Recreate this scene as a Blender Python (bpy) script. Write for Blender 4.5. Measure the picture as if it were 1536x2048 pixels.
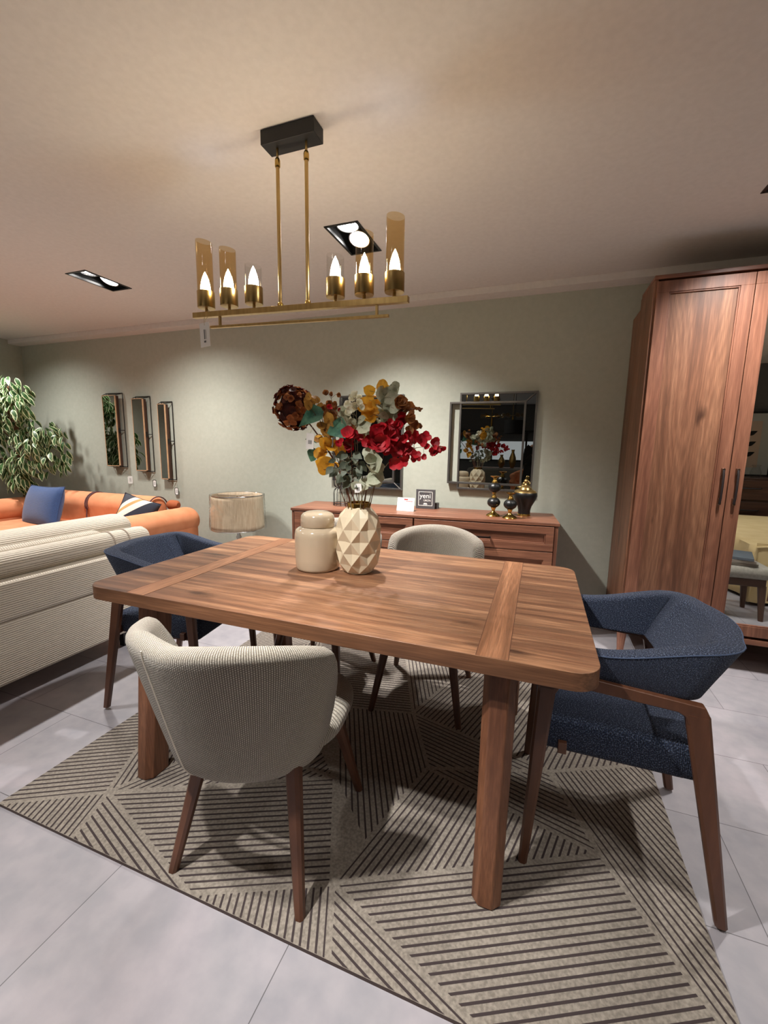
import bpy, bmesh, math, random
from mathutils import Vector, Matrix, Euler
random.seed(7)
PI = math.pi
R = math.radians
for o in list(bpy.data.objects): bpy.data.objects.remove(o, do_unlink=True)
sc = bpy.context.scene
C = sc.collection

# ------------------------------------------------------------------ camera, world, exposure
def make_camera():
    yaw, pitch, roll = R(-19.99486), R(8.77359), R(-0.91692)
    f = Vector((math.sin(yaw)*math.cos(pitch), math.cos(yaw)*math.cos(pitch), -math.sin(pitch)))
    r = Vector((math.cos(yaw), -math.sin(yaw), 0))
    d = f.cross(r)
    c, s = math.cos(roll), math.sin(roll)
    r2 = c*r + s*d; d2 = -s*r + c*d
    m = Matrix((r2, -d2, -f)).transposed().to_4x4()
    m.translation = Vector((0, 0, 1.30))
    cd = bpy.data.cameras.new('camera'); co = bpy.data.objects.new('camera', cd)
    C.objects.link(co); co.matrix_world = m
    cd.sensor_width = 36; cd.sensor_fit = 'AUTO'; cd.lens = 845.24/2048*36
    cd.clip_start = 0.01; cd.clip_end = 60
    sc.camera = co
make_camera()
w = bpy.data.worlds.new('world'); sc.world = w; w.use_nodes = True
w.node_tree.nodes['Background'].inputs[0].default_value = (0.9, 0.93, 1, 1)
w.node_tree.nodes['Background'].inputs[1].default_value = 0.01
vs = sc.view_settings
sc.display_settings.display_device = 'sRGB'
vs.view_transform = 'Standard'; vs.look = 'None'; vs.gamma = 1; vs.exposure = 0.0; vs.use_curve_mapping = False
SPOT_W = 74.0          # watts of each ceiling spot
SPOT_COL = (1.0, 0.965, 0.93)
BULB = 88.0            # emission strength of a candle bulb
BULB_COL = (1.0, 0.93, 0.84)

# ------------------------------------------------------------------ helpers
def c(r, g, b):
    f = lambda v: (v/255/12.92) if v/255 <= .04045 else ((v/255+.055)/1.055)**2.4
    return (f(r), f(g), f(b), 1)
class NT:
    def __init__(s, name):
        s.m = bpy.data.materials.new(name); s.m.use_nodes = True
        s.t = s.m.node_tree; s.b = s.t.nodes['Principled BSDF']; s.out = s.t.nodes['Material Output']
    def n(s, typ, **k):
        nd = s.t.nodes.new(typ)
        for a, v in k.items():
            if a in nd.inputs.keys(): nd.inputs[a].default_value = v
            else: setattr(nd, a, v)
        return nd
    def l(s, a, b): s.t.links.new(a, b)
    def ramp(s, fac, stops):
        r = s.t.nodes.new('ShaderNodeValToRGB'); e = r.color_ramp.elements
        while len(e) < len(stops): e.new(.5)
        for i, (p, col) in enumerate(stops): e[i].position = p; e[i].color = col
        if fac is not None: s.l(fac, r.inputs[0])
        return r.outputs[0]
    def mix(s, fac, a, b, blend='MIX'):
        m = s.t.nodes.new('ShaderNodeMix'); m.data_type = 'RGBA'; m.blend_type = blend
        for i, v in ((0, fac), (6, a), (7, b)):
            if hasattr(v, 'is_linked'): s.l(v, m.inputs[i])
            else: m.inputs[i].default_value = v
        return m.outputs[2]
    def bump(s, h, dist=.002, st=.6):
        b = s.n('ShaderNodeBump'); b.inputs['Strength'].default_value = st; b.inputs['Distance'].default_value = dist
        s.l(h, b.inputs['Height']); s.l(b.outputs[0], s.b.inputs['Normal'])
def plain(name, col, rough=.5, metal=0, **k):
    t = NT(name); t.b.inputs['Base Color'].default_value = col
    t.b.inputs['Roughness'].default_value = rough; t.b.inputs['Metallic'].default_value = metal
    for a, v in k.items(): t.b.inputs[a].default_value = v
    return t.m
def noisy(name, c1, c2, scale=8, rough=.6, metal=0, bump=0, detail=4, stretch=(1, 1, 1)):
    t = NT(name); tc = t.n('ShaderNodeTexCoord'); mp = t.n('ShaderNodeMapping'); mp.inputs['Scale'].default_value = stretch
    t.l(tc.outputs['Object'], mp.inputs[0])
    nz = t.n('ShaderNodeTexNoise', Scale=scale, Detail=detail); t.l(mp.outputs[0], nz.inputs['Vector'])
    t.l(t.ramp(nz.outputs['Fac'], [(.3, c1), (.7, c2)]), t.b.inputs['Base Color'])
    t.b.inputs['Roughness'].default_value = rough; t.b.inputs['Metallic'].default_value = metal
    if bump: t.bump(nz.outputs['Fac'], bump)
    return t.m
def wood(name, axis, lo, mid, hi, rough=.42, knots=True, seed=0., fine=1.):
    """walnut: long tone bands, cathedral rings, fine fibre lines, dark knots; grain runs along axis"""
    t = NT(name); tc = t.n('ShaderNodeTexCoord')
    def mapped(al, ac, off=0):
        mp = t.n('ShaderNodeMapping'); s = [ac, ac, ac]; s[axis] = al
        mp.inputs['Scale'].default_value = s; mp.inputs['Location'].default_value = (seed+off, seed*.7+off, seed*1.3)
        t.l(tc.outputs['Object'], mp.inputs[0]); return mp.outputs[0]
    n0 = t.n('ShaderNodeTexNoise', Scale=1.0, Detail=2.); t.l(mapped(.6, 7), n0.inputs['Vector'])
    n1 = t.n('ShaderNodeTexNoise', Scale=1.0, Detail=5., Distortion=.12); t.l(mapped(1.0, 26, 3), n1.inputs['Vector'])
    n2 = t.n('ShaderNodeTexNoise', Scale=1.0, Detail=3.); t.l(mapped(9, 260, 5), n2.inputs['Vector'])
    # rings: contours of a slow noise
    n3 = t.n('ShaderNodeTexNoise', Scale=1.0, Detail=1.2, Distortion=.1); t.l(mapped(.55, 4.0, 9), n3.inputs['Vector'])
    mu = t.n('ShaderNodeMath', operation='MULTIPLY'); mu.inputs[1].default_value = 150.; t.l(n3.outputs['Fac'], mu.inputs[0])
    sn = t.n('ShaderNodeMath', operation='SINE'); t.l(mu.outputs[0], sn.inputs[0])
    rg = t.n('ShaderNodeMapRange'); rg.inputs['From Min'].default_value = -1; t.l(sn.outputs[0], rg.inputs['Value'])
    col = t.ramp(n0.outputs['Fac'], [(.32, lo), (.5, mid), (.68, hi)])
    col = t.mix(.62, col, t.ramp(n1.outputs['Fac'], [(.36, lo), (.5, mid), (.64, hi)]))
    dk = (lo[0]*.75, lo[1]*.75, lo[2]*.75, 1)
    mf = t.n('ShaderNodeMath', operation='MULTIPLY'); mf.inputs[1].default_value = .28*fine; t.l(rg.outputs[0], mf.inputs[0])
    col = t.mix(mf.outputs[0], col, dk)
    fr = t.ramp(n2.outputs['Fac'], [(.42, (1, 1, 1, 1)), (.62, (0, 0, 0, 1))])
    mf2 = t.n('ShaderNodeMath', operation='MULTIPLY'); mf2.inputs[1].default_value = .42; t.l(fr, mf2.inputs[0])
    col = t.mix(mf2.outputs[0], col, dk)
    if knots:
        nd = t.n('ShaderNodeTexNoise', Scale=3., Detail=2.); t.l(mapped(3, 10, 2), nd.inputs['Vector'])
        ad = t.n('ShaderNodeVectorMath', operation='SCALE'); ad.inputs['Scale'].default_value = .35; t.l(nd.outputs['Color'], ad.inputs[0])
        a2 = t.n('ShaderNodeVectorMath', operation='ADD'); t.l(mapped(2.0, 6.5, 1), a2.inputs[0]); t.l(ad.outputs[0], a2.inputs[1])
        vo = t.n('ShaderNodeTexVoronoi', Scale=1.0); t.l(a2.outputs[0], vo.inputs['Vector'])
        kf = t.ramp(vo.outputs['Distance'], [(.04, (.9, .9, .9, 1)), (.2, (0, 0, 0, 1))])
        col = t.mix(kf, col, (lo[0]*.38, lo[1]*.34, lo[2]*.32, 1))
    t.l(col, t.b.inputs['Base Color']); t.b.inputs['Roughness'].default_value = rough
    t.bump(n2.outputs['Fac'], .0006, .35)
    return t.m
def weave(name, base, gap, fleck=None, bw=.0075, rh=.0055, swap=True, dist=.0018, rough=.95, fleck_amt=.5, mort=.0013, sheen=.25):
    t = NT(name); tc = t.n('ShaderNodeTexCoord'); v = tc.outputs['UV']
    if swap:
        mp = t.n('ShaderNodeMapping'); mp.inputs['Rotation'].default_value = (0, 0, PI/2); t.l(v, mp.inputs[0]); v = mp.outputs[0]
    br = t.n('ShaderNodeTexBrick', Scale=1.0); t.l(v, br.inputs['Vector'])
    br.inputs['Brick Width'].default_value = bw; br.inputs['Row Height'].default_value = rh
    br.inputs['Mortar Size'].default_value = mort; br.inputs['Mortar Smooth'].default_value = .8
    br.inputs['Color1'].default_value = base; br.inputs['Color2'].default_value = tuple(x*.86 for x in base[:3])+(1,)
    br.inputs['Mortar'].default_value = gap
    col = br.outputs['Color']
    nz = t.n('ShaderNodeTexNoise', Scale=260., Detail=2.); t.l(tc.outputs['UV'], nz.inputs['Vector'])
    if fleck:
        fk = t.ramp(nz.outputs['Fac'], [(.5, (0, 0, 0, 1)), (.72, (fleck_amt,)*3+(1,))])
        col = t.mix(fk, col, fleck)
    t.l(col, t.b.inputs['Base Color']); t.b.inputs['Roughness'].default_value = rough
    t.b.inputs['Sheen Weight'].default_value = sheen
    iv = t.n('ShaderNodeMath', operation='SUBTRACT'); iv.inputs[0].default_value = 1.; t.l(br.outputs['Fac'], iv.inputs[1])
    ad = t.n('ShaderNodeMath', operation='MULTIPLY_ADD'); ad.inputs[1].default_value = .5; t.l(nz.outputs['Fac'], ad.inputs[0]); t.l(iv.outputs[0], ad.inputs[2])
    t.bump(ad.outputs[0], dist, .8)
    return t.m
def emit(name, col, st):
    t = NT(name); t.b.inputs['Base Color'].default_value = col
    t.b.inputs['Emission Color'].default_value = col; t.b.inputs['Emission Strength'].default_value = st
    return t.m
def thin_glass(name, tint, base=.04, rough=.03):
    t = NT(name); t.t.nodes.remove(t.b)
    tr = t.n('ShaderNodeBsdfTransparent'); tr.inputs[0].default_value = tint
    gl = t.n('ShaderNodeBsdfGlossy'); gl.inputs['Roughness'].default_value = rough
    lw = t.n('ShaderNodeLayerWeight', Blend=.5); pw = t.n('ShaderNodeMath', operation='POWER'); pw.inputs[1].default_value = 3.5; t.l(lw.outputs['Facing'], pw.inputs[0])
    fr = t.n('ShaderNodeMath', operation='MULTIPLY_ADD'); fr.inputs[1].default_value = .55; fr.inputs[2].default_value = base; t.l(pw.outputs[0], fr.inputs[0])
    mx = t.n('ShaderNodeMixShader'); t.l(fr.outputs[0], mx.inputs[0]); t.l(tr.outputs[0], mx.inputs[1]); t.l(gl.outputs[0], mx.inputs[2])
    t.l(mx.outputs[0], t.out.inputs[0]); return t.m

def obj(name, bm, mat, parent=None, bevel=0, sharp=35, smooth=True, mats=None, uv=False, loc=None):
    bmesh.ops.recalc_face_normals(bm, faces=bm.faces)
    if uv: box_uv(bm)
    me = bpy.data.meshes.new(name); bm.to_mesh(me); bm.free()
    for m_ in (mats or [mat]): me.materials.append(m_)
    if smooth:
        me.polygons.foreach_set('use_smooth', [True]*len(me.polygons)); me.set_sharp_from_angle(angle=R(sharp))
    o = bpy.data.objects.new(name, me); C.objects.link(o)
    if parent: o.parent = parent
    if loc: o.location = loc
    if bevel:
        b = o.modifiers.new('bevel', 'BEVEL'); b.width = bevel; b.segments = 3; b.limit_method = 'ANGLE'; b.angle_limit = R(40)
        b.harden_normals = False
    return o
def box_uv(bm):
    L = bm.loops.layers.uv.verify()
    for f in bm.faces:
        n = f.normal; a = max(range(3), key=lambda i: abs(n[i]))
        for lp in f.loops:
            p = lp.vert.co
            lp[L].uv = (p[1], p[2]) if a == 0 else ((p[0], p[2]) if a == 1 else (p[0], p[1]))
def BM(): return bmesh.new()
def box(bm, x0, x1, y0, y1, z0, z1, mi=0):
    v = [bm.verts.new(p) for p in ((x0,y0,z0),(x1,y0,z0),(x1,y1,z0),(x0,y1,z0),(x0,y0,z1),(x1,y0,z1),(x1,y1,z1),(x0,y1,z1))]
    for q in ((0,3,2,1),(4,5,6,7),(0,1,5,4),(1,2,6,5),(2,3,7,6),(3,0,4,7)):
        bm.faces.new([v[i] for i in q]).material_index = mi
    return v
def rbox(x0, x1, y0, y1, z0, z1, r, seg=4):
    bm = BM(); box(bm, x0, x1, y0, y1, z0, z1)
    bmesh.ops.bevel(bm, geom=bm.edges[:]+bm.verts[:], offset=r, segments=seg, affect='EDGES', profile=.5)
    return bm
def loft(bm, rings, caps=True, closed=True, mi=0):
    vr = [[bm.verts.new(p) for p in r] for r in rings]
    n = len(rings[0])
    for i in range(len(vr)-1):
        for j in range(n if closed else n-1):
            k = (j+1) % n
            try: bm.faces.new((vr[i][j], vr[i][k], vr[i+1][k], vr[i+1][j])).material_index = mi
            except ValueError: pass
    if caps and closed:
        for r in (vr[0], vr[-1]):
            try: bm.faces.new(r).material_index = mi
            except ValueError: pass
    return vr
def tube(bm, pts, r, seg=8, closed=False):
    pts = [Vector(p) for p in pts]; rings = []
    up = Vector((0, 0, 1))
    for i, p in enumerate(pts):
        if closed: a, b = pts[i-1], pts[(i+1) % len(pts)]
        else: a, b = pts[max(i-1, 0)], pts[min(i+1, len(pts)-1)]
        t = (b-a).normalized()
        if i == 0:
            u = t.cross(up)
            if u.length < .05: u = t.cross(Vector((1, 0, 0)))
            u.normalize()
        else:
            u = (u - t*u.dot(t)).normalized()
        v = t.cross(u); rr = r[i] if isinstance(r, (list, tuple)) else r
        rings.append([p + rr*(math.cos(2*PI*k/seg)*u + math.sin(2*PI*k/seg)*v) for k in range(seg)])
    if closed: rings.append(rings[0])
    loft(bm, rings, caps=not closed)
    if closed: bmesh.ops.remove_doubles(bm, verts=bm.verts[:], dist=1e-6)
def lathe(bm, prof, seg=32, cx=0, cy=0, mod=None):
    rings = []
    for r, z in prof:
        rings.append([(cx+(r*(mod(2*PI*k/seg, z) if mod else 1))*math.cos(2*PI*k/seg), cy+(r*(mod(2*PI*k/seg, z) if mod else 1))*math.sin(2*PI*k/seg), z) for k in range(seg)])
    loft(bm, rings)
def grid(bm, fn, nu, nv, us=1., vs_=1., closed_v=False):
    """surface from fn(u,v), u,v in 0..1, UVs in metres"""
    L = bm.loops.layers.uv.verify()
    V = [[bm.verts.new(fn(i/nu, j/nv)) for j in range(nv if closed_v else nv+1)] for i in range(nu+1)]
    for i in range(nu):
        for j in range(nv):
            jj = (j+1) % nv if closed_v else j+1
            f = bm.faces.new((V[i][j], V[i+1][j], V[i+1][jj], V[i][jj]))
            for lp, (a, b) in zip(f.loops, ((i, j), (i+1, j), (i+1, j+1), (i, j+1))):
                lp[L].uv = (a/nu*us, b/nv*vs_)
    return V
def thing(name, label, cat, loc=(0, 0, 0), rz=0, group=None):
    o = bpy.data.objects.new(name, None); C.objects.link(o); o.empty_display_size = .1
    o.location = loc; o.rotation_euler = (0, 0, rz)
    return tag(o, label, cat, group)
def tag(o, label, cat, group=None):
    o['label'] = label; o['category'] = cat
    if group: o['group'] = group
    return o
def struct(o): o['kind'] = 'structure'; return o
def dup(root, label, loc, rz=0, group=None):
    r = root.copy(); C.objects.link(r); r.location = loc; r.rotation_euler = (0, 0, rz); r['label'] = label
    if group: r['group'] = group
    for ch in list(root.children):
        a = ch.copy(); C.objects.link(a); a.parent = r
        for g in list(ch.children):
            b = g.copy(); C.objects.link(b); b.parent = a
    return r
def text(name, s, size, mat, parent, loc, rot, ext=.0004, align='CENTER'):
    cu = bpy.data.curves.new(name, 'FONT'); cu.body = s; cu.size = size; cu.extrude = ext; cu.align_x = align; cu.resolution_u = 3
    to = bpy.data.objects.new(name, cu); C.objects.link(to)
    me = bpy.data.meshes.new_from_object(to); bpy.data.objects.remove(to, do_unlink=True)
    o = bpy.data.objects.new(name, me); me.materials.append(mat); C.objects.link(o); o.parent = parent
    o.location = loc; o.rotation_euler = rot
    return o

# ------------------------------------------------------------------ materials
W_lo, W_mid, W_hi = c(86, 56, 40), c(146, 102, 73), c(186, 140, 103)
M_wood_x = wood('walnut_along_x', 0, W_lo, W_mid, W_hi, seed=2.1)
M_wood_y = wood('walnut_along_y', 1, c(112, 74, 50), c(158, 108, 76), c(186, 134, 98), seed=5.3, knots=False)
M_wood_edge = wood('walnut_edge', 0, c(92, 60, 40), c(128, 87, 60), c(156, 110, 78), seed=8., knots=False)
M_wood_leg = wood('walnut_leg', 2, c(96, 60, 42), c(132, 86, 60), c(156, 106, 76), seed=1.2, knots=False, fine=.5)
R_lo, R_mid, R_hi = c(88, 56, 40), c(136, 92, 68), c(162, 116, 88)
M_ward_z = wood('reddish_walnut_z', 2, R_lo, R_mid, R_hi, seed=4.7)
M_ward_zp = wood('reddish_walnut_frame_z', 2, c(106, 66, 50), c(142, 94, 72), c(162, 112, 88), seed=3.1, knots=False)
M_ward_x = wood('reddish_walnut_x', 0, c(106, 66, 50), c(144, 95, 72), c(168, 116, 88), seed=6.1, knots=False)
M_chairleg = noisy('stained_beech', c(84, 52, 36), c(104, 66, 46), 6, .4, stretch=(6, 6, 1))
M_white = weave('cream_boucle_weave', c(226, 218, 202), c(120, 110, 96), None, mort=.0019, dist=.004)
M_blue = weave('navy_chunky_weave', c(38, 54, 84), c(10, 14, 26), c(126, 140, 166), bw=.008, rh=.0045, fleck_amt=.75, dist=.003, sheen=.05)
M_pipe = plain('cream_piping', c(236, 228, 212), .9)
def ribbed(name, a, b, per=.007, axis=2, c3=None):
    t = NT(name); tc = t.n('ShaderNodeTexCoord')
    sp = t.n('ShaderNodeSeparateXYZ'); t.l(tc.outputs['UV'], sp.inputs[0])
    m = t.n('ShaderNodeMath', operation='MULTIPLY'); m.inputs[1].default_value = 2*PI/per; t.l(sp.outputs[1], m.inputs[0])
    s = t.n('ShaderNodeMath', operation='SINE'); t.l(m.outputs[0], s.inputs[0])
    r = t.n('ShaderNodeMapRange'); r.inputs['From Min'].default_value = -1; t.l(s.outputs[0], r.inputs['Value'])
    nz = t.n('ShaderNodeTexNoise', Scale=150., Detail=2.); t.l(tc.outputs['UV'], nz.inputs['Vector'])
    mm = t.n('ShaderNodeMath', operation='MULTIPLY_ADD'); mm.inputs[1].default_value = .5; t.l(nz.outputs['Fac'], mm.inputs[0]); t.l(r.outputs[0], mm.inputs[2])
    t.l(t.ramp(mm.outputs[0], [(.2, b), (.9, a)]), t.b.inputs['Base Color']); t.b.inputs['Roughness'].default_value = .95
    t.b.inputs['Sheen Weight'].default_value = .2
    t.bump(mm.outputs[0], .0025, .7); return t.m
M_cord = ribbed('ivory_corduroy', c(224, 215, 200), c(170, 160, 143), .011)
M_suede = noisy('terracotta_suede', c(210, 134, 92), c(222, 150, 108), 9, .85, bump=.0006)
M_suede_seam = plain('dark_plum_piping', c(84, 52, 56), .7)
M_navy = weave('royal_blue_slub_linen', c(44, 76, 128), c(30, 54, 96), c(84, 116, 168), bw=.03, rh=.006, swap=False, dist=.0006, mort=.001)
M_black = plain('satin_black_metal', c(16, 16, 17), .35)
M_blackmatte = plain('matte_black', c(14, 14, 14), .8)
M_brass = noisy('brushed_brass', c(186, 156, 100), c(206, 176, 116), 60, .3, metal=1, stretch=(1, 1, .1))
M_gold = plain('polished_gold', c(190, 156, 84), .22, 1)
M_chrome = plain('chrome', c(210, 210, 212), .12, 1)
M_gunmetal = plain('grey_metal_frame', c(92, 90, 88), .38, .7)
M_mirror = plain('silver_mirror', c(236, 240, 238), .0, 1)
M_smoke = plain('smoked_mirror', c(150, 153, 150), .0, 1)
M_cream = plain('cream_glazed_ceramic', c(194, 177, 152), .12, **{'Coat Weight': .6, 'Coat Roughness': .04})
M_cream2 = plain('ivory_faceted_ceramic', c(220, 205, 176), .22, **{'Coat Weight': .4, 'Coat Roughness': .08})
M_blackcer = plain('matte_black_ceramic', c(17, 17, 18), .4)
M_paper = plain('white_paper', c(236, 234, 230), .7)
M_ink = plain('grey_print', c(100, 98, 98), .8)
M_red_ink = plain('red_print', c(205, 60, 60), .7)
M_string = plain('cotton_string', c(190, 178, 156), .9)
M_amber = thin_glass('amber_glass', (.86, .72, .48, 1))
M_clear = thin_glass('clear_glass', (.93, .93, .92, 1))
M_bulb = emit('lit_candle_bulb', BULB_COL+(1,), BULB)

# ------------------------------------------------------------------ room
XL, XR, YB, YF, ZC = -6.0, 4.2, -5.2, 3.52, 2.48
def tile_mat():
    t = NT('grey_stone_tile'); tc = t.n('ShaderNodeTexCoord'); mp = t.n('ShaderNodeMapping')
    mp.inputs['Location'].default_value = (1.137+.602*20, -.83+.41*20+.82, 0); t.l(tc.outputs['Object'], mp.inputs[0])
    br = t.n('ShaderNodeTexBrick', Scale=1.0); t.l(mp.outputs[0], br.inputs['Vector'])
    br.inputs['Brick Width'].default_value = .602; br.inputs['Row Height'].default_value = .41
    br.inputs['Mortar Size'].default_value = .0014; br.inputs['Mortar Smooth'].default_value = .2
    br.inputs['Color1'].default_value = (1, 1, 1, 1); br.inputs['Color2'].default_value = (.9, .9, .9, 1); br.inputs['Mortar'].default_value = (.3, .3, .3, 1)
    a = t.n('ShaderNodeTexNoise', Scale=1.6, Detail=6., Distortion=1.2); t.l(tc.outputs['Object'], a.inputs['Vector'])
    b = t.n('ShaderNodeTexNoise', Scale=14., Detail=6.); t.l(tc.outputs['Object'], b.inputs['Vector'])
    col = t.ramp(a.outputs['Fac'], [(.3, c(142, 140, 147)), (.5, c(160, 157, 162)), (.68, c(178, 170, 176))])
    col = t.mix(.35, col, t.ramp(b.outputs['Fac'], [(.35, c(140, 140, 146)), (.65, c(174, 168, 172))]))
    t.l(t.mix(1., col, br.outputs['Color'], 'MULTIPLY'), t.b.inputs['Base Color'])
    t.b.inputs['Roughness'].default_value = .42
    t.bump(b.outputs['Fac'], .0008, .3); return t.m
bm = BM(); box(bm, XL-.1, XR+.1, YB-.1, YF+.1, -.1, 0)
struct(obj('floor', bm, tile_mat(), smooth=False))
M_wall = noisy('grey_green_paint', c(168, 171, 158), c(174, 177, 164), 30, .8, bump=.0004)
M_wall2 = noisy('dark_grey_paint', c(92, 92, 92), c(98, 98, 97), 30, .8)
M_ceil = noisy('off_white_ceiling_paint', c(207, 202, 197), c(213, 208, 203), 40, .85, bump=.0003)
for nm, (x0, x1, y0, y1), m_ in (('wall_back', (XL-.1, XR+.1, YF, YF+.1), M_wall), ('wall_left', (XL-.1, XL, YB, YF), M_wall),
                                 ('wall_right', (XR, XR+.1, YB, YF), M_wall2), ('wall_front', (XL-.1, XR+.1, YB-.1, YB), M_wall2)):
    bm = BM(); box(bm, x0, x1, y0, y1, 0, ZC+.3); struct(obj(nm, bm, m_, smooth=False))
bm = BM(); box(bm, 1.95, XR, -1.42, -1.34, 0, ZC); struct(obj('wall_partition', bm, M_wall2, smooth=False))
bm = BM(); box(bm, XL, XR, 3.385, YF, 2.432, ZC-.001); struct(obj('trim_1', bm, M_ceil, smooth=False))
# ceiling with square openings for the recessed spots
DL = [(x, y) for x in (-3.15, -1.09, .97, 3.03) for y in (2.42, .37, -1.68, -3.73)]+[(-5.2, 2.42), (-5.2, .37)]
HX, HY = .097, .178
xs = sorted({XL-.1, XR+.1} | {x+s*HX for x, _ in DL for s in (-1, 1)})
ys = sorted({YB-.1, YF+.1} | {y+s*HY for _, y in DL for s in (-1, 1)})
bm = BM()
for i in range(len(xs)-1):
    for j in range(len(ys)-1):
        cx, cy = (xs[i]+xs[i+1])/2, (ys[j]+ys[j+1])/2
        if any(abs(cx-x) < HX and abs(cy-y) < HY for x, y in DL): continue
        box(bm, xs[i], xs[i+1], ys[j], ys[j+1], ZC, ZC+.02)
bmesh.ops.remove_doubles(bm, verts=bm.verts[:], dist=1e-5)
struct(obj('ceiling', bm, M_ceil, smooth=False))
bm = BM(); box(bm, XL-.1, XR+.1, YB-.1, YF+.1, ZC+.32, ZC+.36); struct(obj('ceiling_slab', bm, M_wall2, smooth=False))

# ------------------------------------------------------------------ recessed twin spots
M_disc = emit('lit_spot_lens', (1, .97, .93, 1), 30)
M_ring = plain('silver_reflector', c(190, 190, 192), .25, 1)
def downlight(x, y, label, group, tilts, power=1., aims=None, size=104, blend=1.):
    t = thing('recessed_spotlight', label, 'ceiling light', (x, y, ZC-.001), 0, group)
    bm = BM(); w_, h_ = HX-.002, HY-.002
    for a in ((-w_-.006, -w_+.008, -h_-.006, h_+.006), (w_-.008, w_+.006, -h_-.006, h_+.006), (-w_, w_, -h_-.006, -h_+.008), (-w_, w_, h_-.008, h_+.006)):
        box(bm, *a, -.003, .012)
    obj('trim_frame', bm, M_black, t)
    bm = BM()
    for a in ((-w_, -w_+.004, -h_, h_), (w_-.004, w_, -h_, h_), (-w_, w_, -h_, -h_+.004), (-w_, w_, h_-.004, h_)): box(bm, *a, .012, .11)
    box(bm, -w_, w_, -h_, h_, .106, .11)
    obj('housing', bm, M_blackmatte, t)
    for k, (dy, tx) in enumerate(zip((-.085, .085), tilts)):
        bm = BM()
        lathe(bm, [(.06, .0), (.064, .0), (.064, -.03), (.058, -.03), (.052, -.006), (.045, -.002), (.03, 0)], 28)
        lp = obj('lamp', bm, M_ring, t, loc=(0, dy, .058)); lp.rotation_euler = (tx, 0, 0)
        bm = BM(); lathe(bm, [(.0005, -.010), (.05, -.010), (.05, -.007), (.0005, -.007)], 28)
        obj('lens', bm, M_disc, lp)
        ld = bpy.data.lights.new('spot', 'SPOT'); ld.energy = SPOT_W*power; ld.color = SPOT_COL
        ld.spot_size = R(size); ld.spot_blend = blend; ld.shadow_soft_size = .03
        lo_ = bpy.data.objects.new('spot', ld); C.objects.link(lo_); lo_.parent = t
        lo_.location = (0, dy, -.004); lo_.rotation_euler = (-tx*.8, 0, 0)
        if aims:
            lo_.rotation_euler = (Vector(aims[k][:3])-Vector((x, y+dy, ZC))).to_track_quat('-Z', 'Y').to_euler(); ld.energy = SPOT_W*power*(aims[k][3] if len(aims[k]) > 3 else 1)
    return t
POW = {(-5.2, 2.42): 1.15, (-5.2, .37): .9, (-3.15, 2.42): 1.6, (-1.09, 2.42): 2.8, (.97, 2.42): 1.3, (3.03, 2.42): .8, (-3.15, .37): 1.45, (.97, .37): .55, (3.03, .37): .45}
for x, y in DL:
    vis = y > 2
    pos = {-5.2: '', -3.15: 'above the two sofas at left', -1.09: 'behind the brass chandelier', .97: 'at the right picture edge above the wardrobe', 3.03: 'far right beyond the wardrobe'}[x]
    if vis and -4 < x < 3: lab, gr = 'black recessed twin ceiling spotlight '+pos, 'twin ceiling spotlights'
    else: lab, gr = 'black recessed twin ceiling spotlight outside the picture, seen only in mirrors', 'ceiling spotlights outside the picture'
    if (x, y) == (-1.09, .37):
        downlight(x, y, lab, gr, (R(6), R(14)), 1.0, ((-.80, .85, 0, 2.4), (-.35, 1.25, .6, 2.5)), 54, .7); continue
    downlight(x, y, lab, gr, (R(-4), R(-20)) if y > 2 else (R(0), R(6)), POW.get((x, y), .22), None, 128 if x < -3 else (106 if y > 2 else 100))

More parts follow.
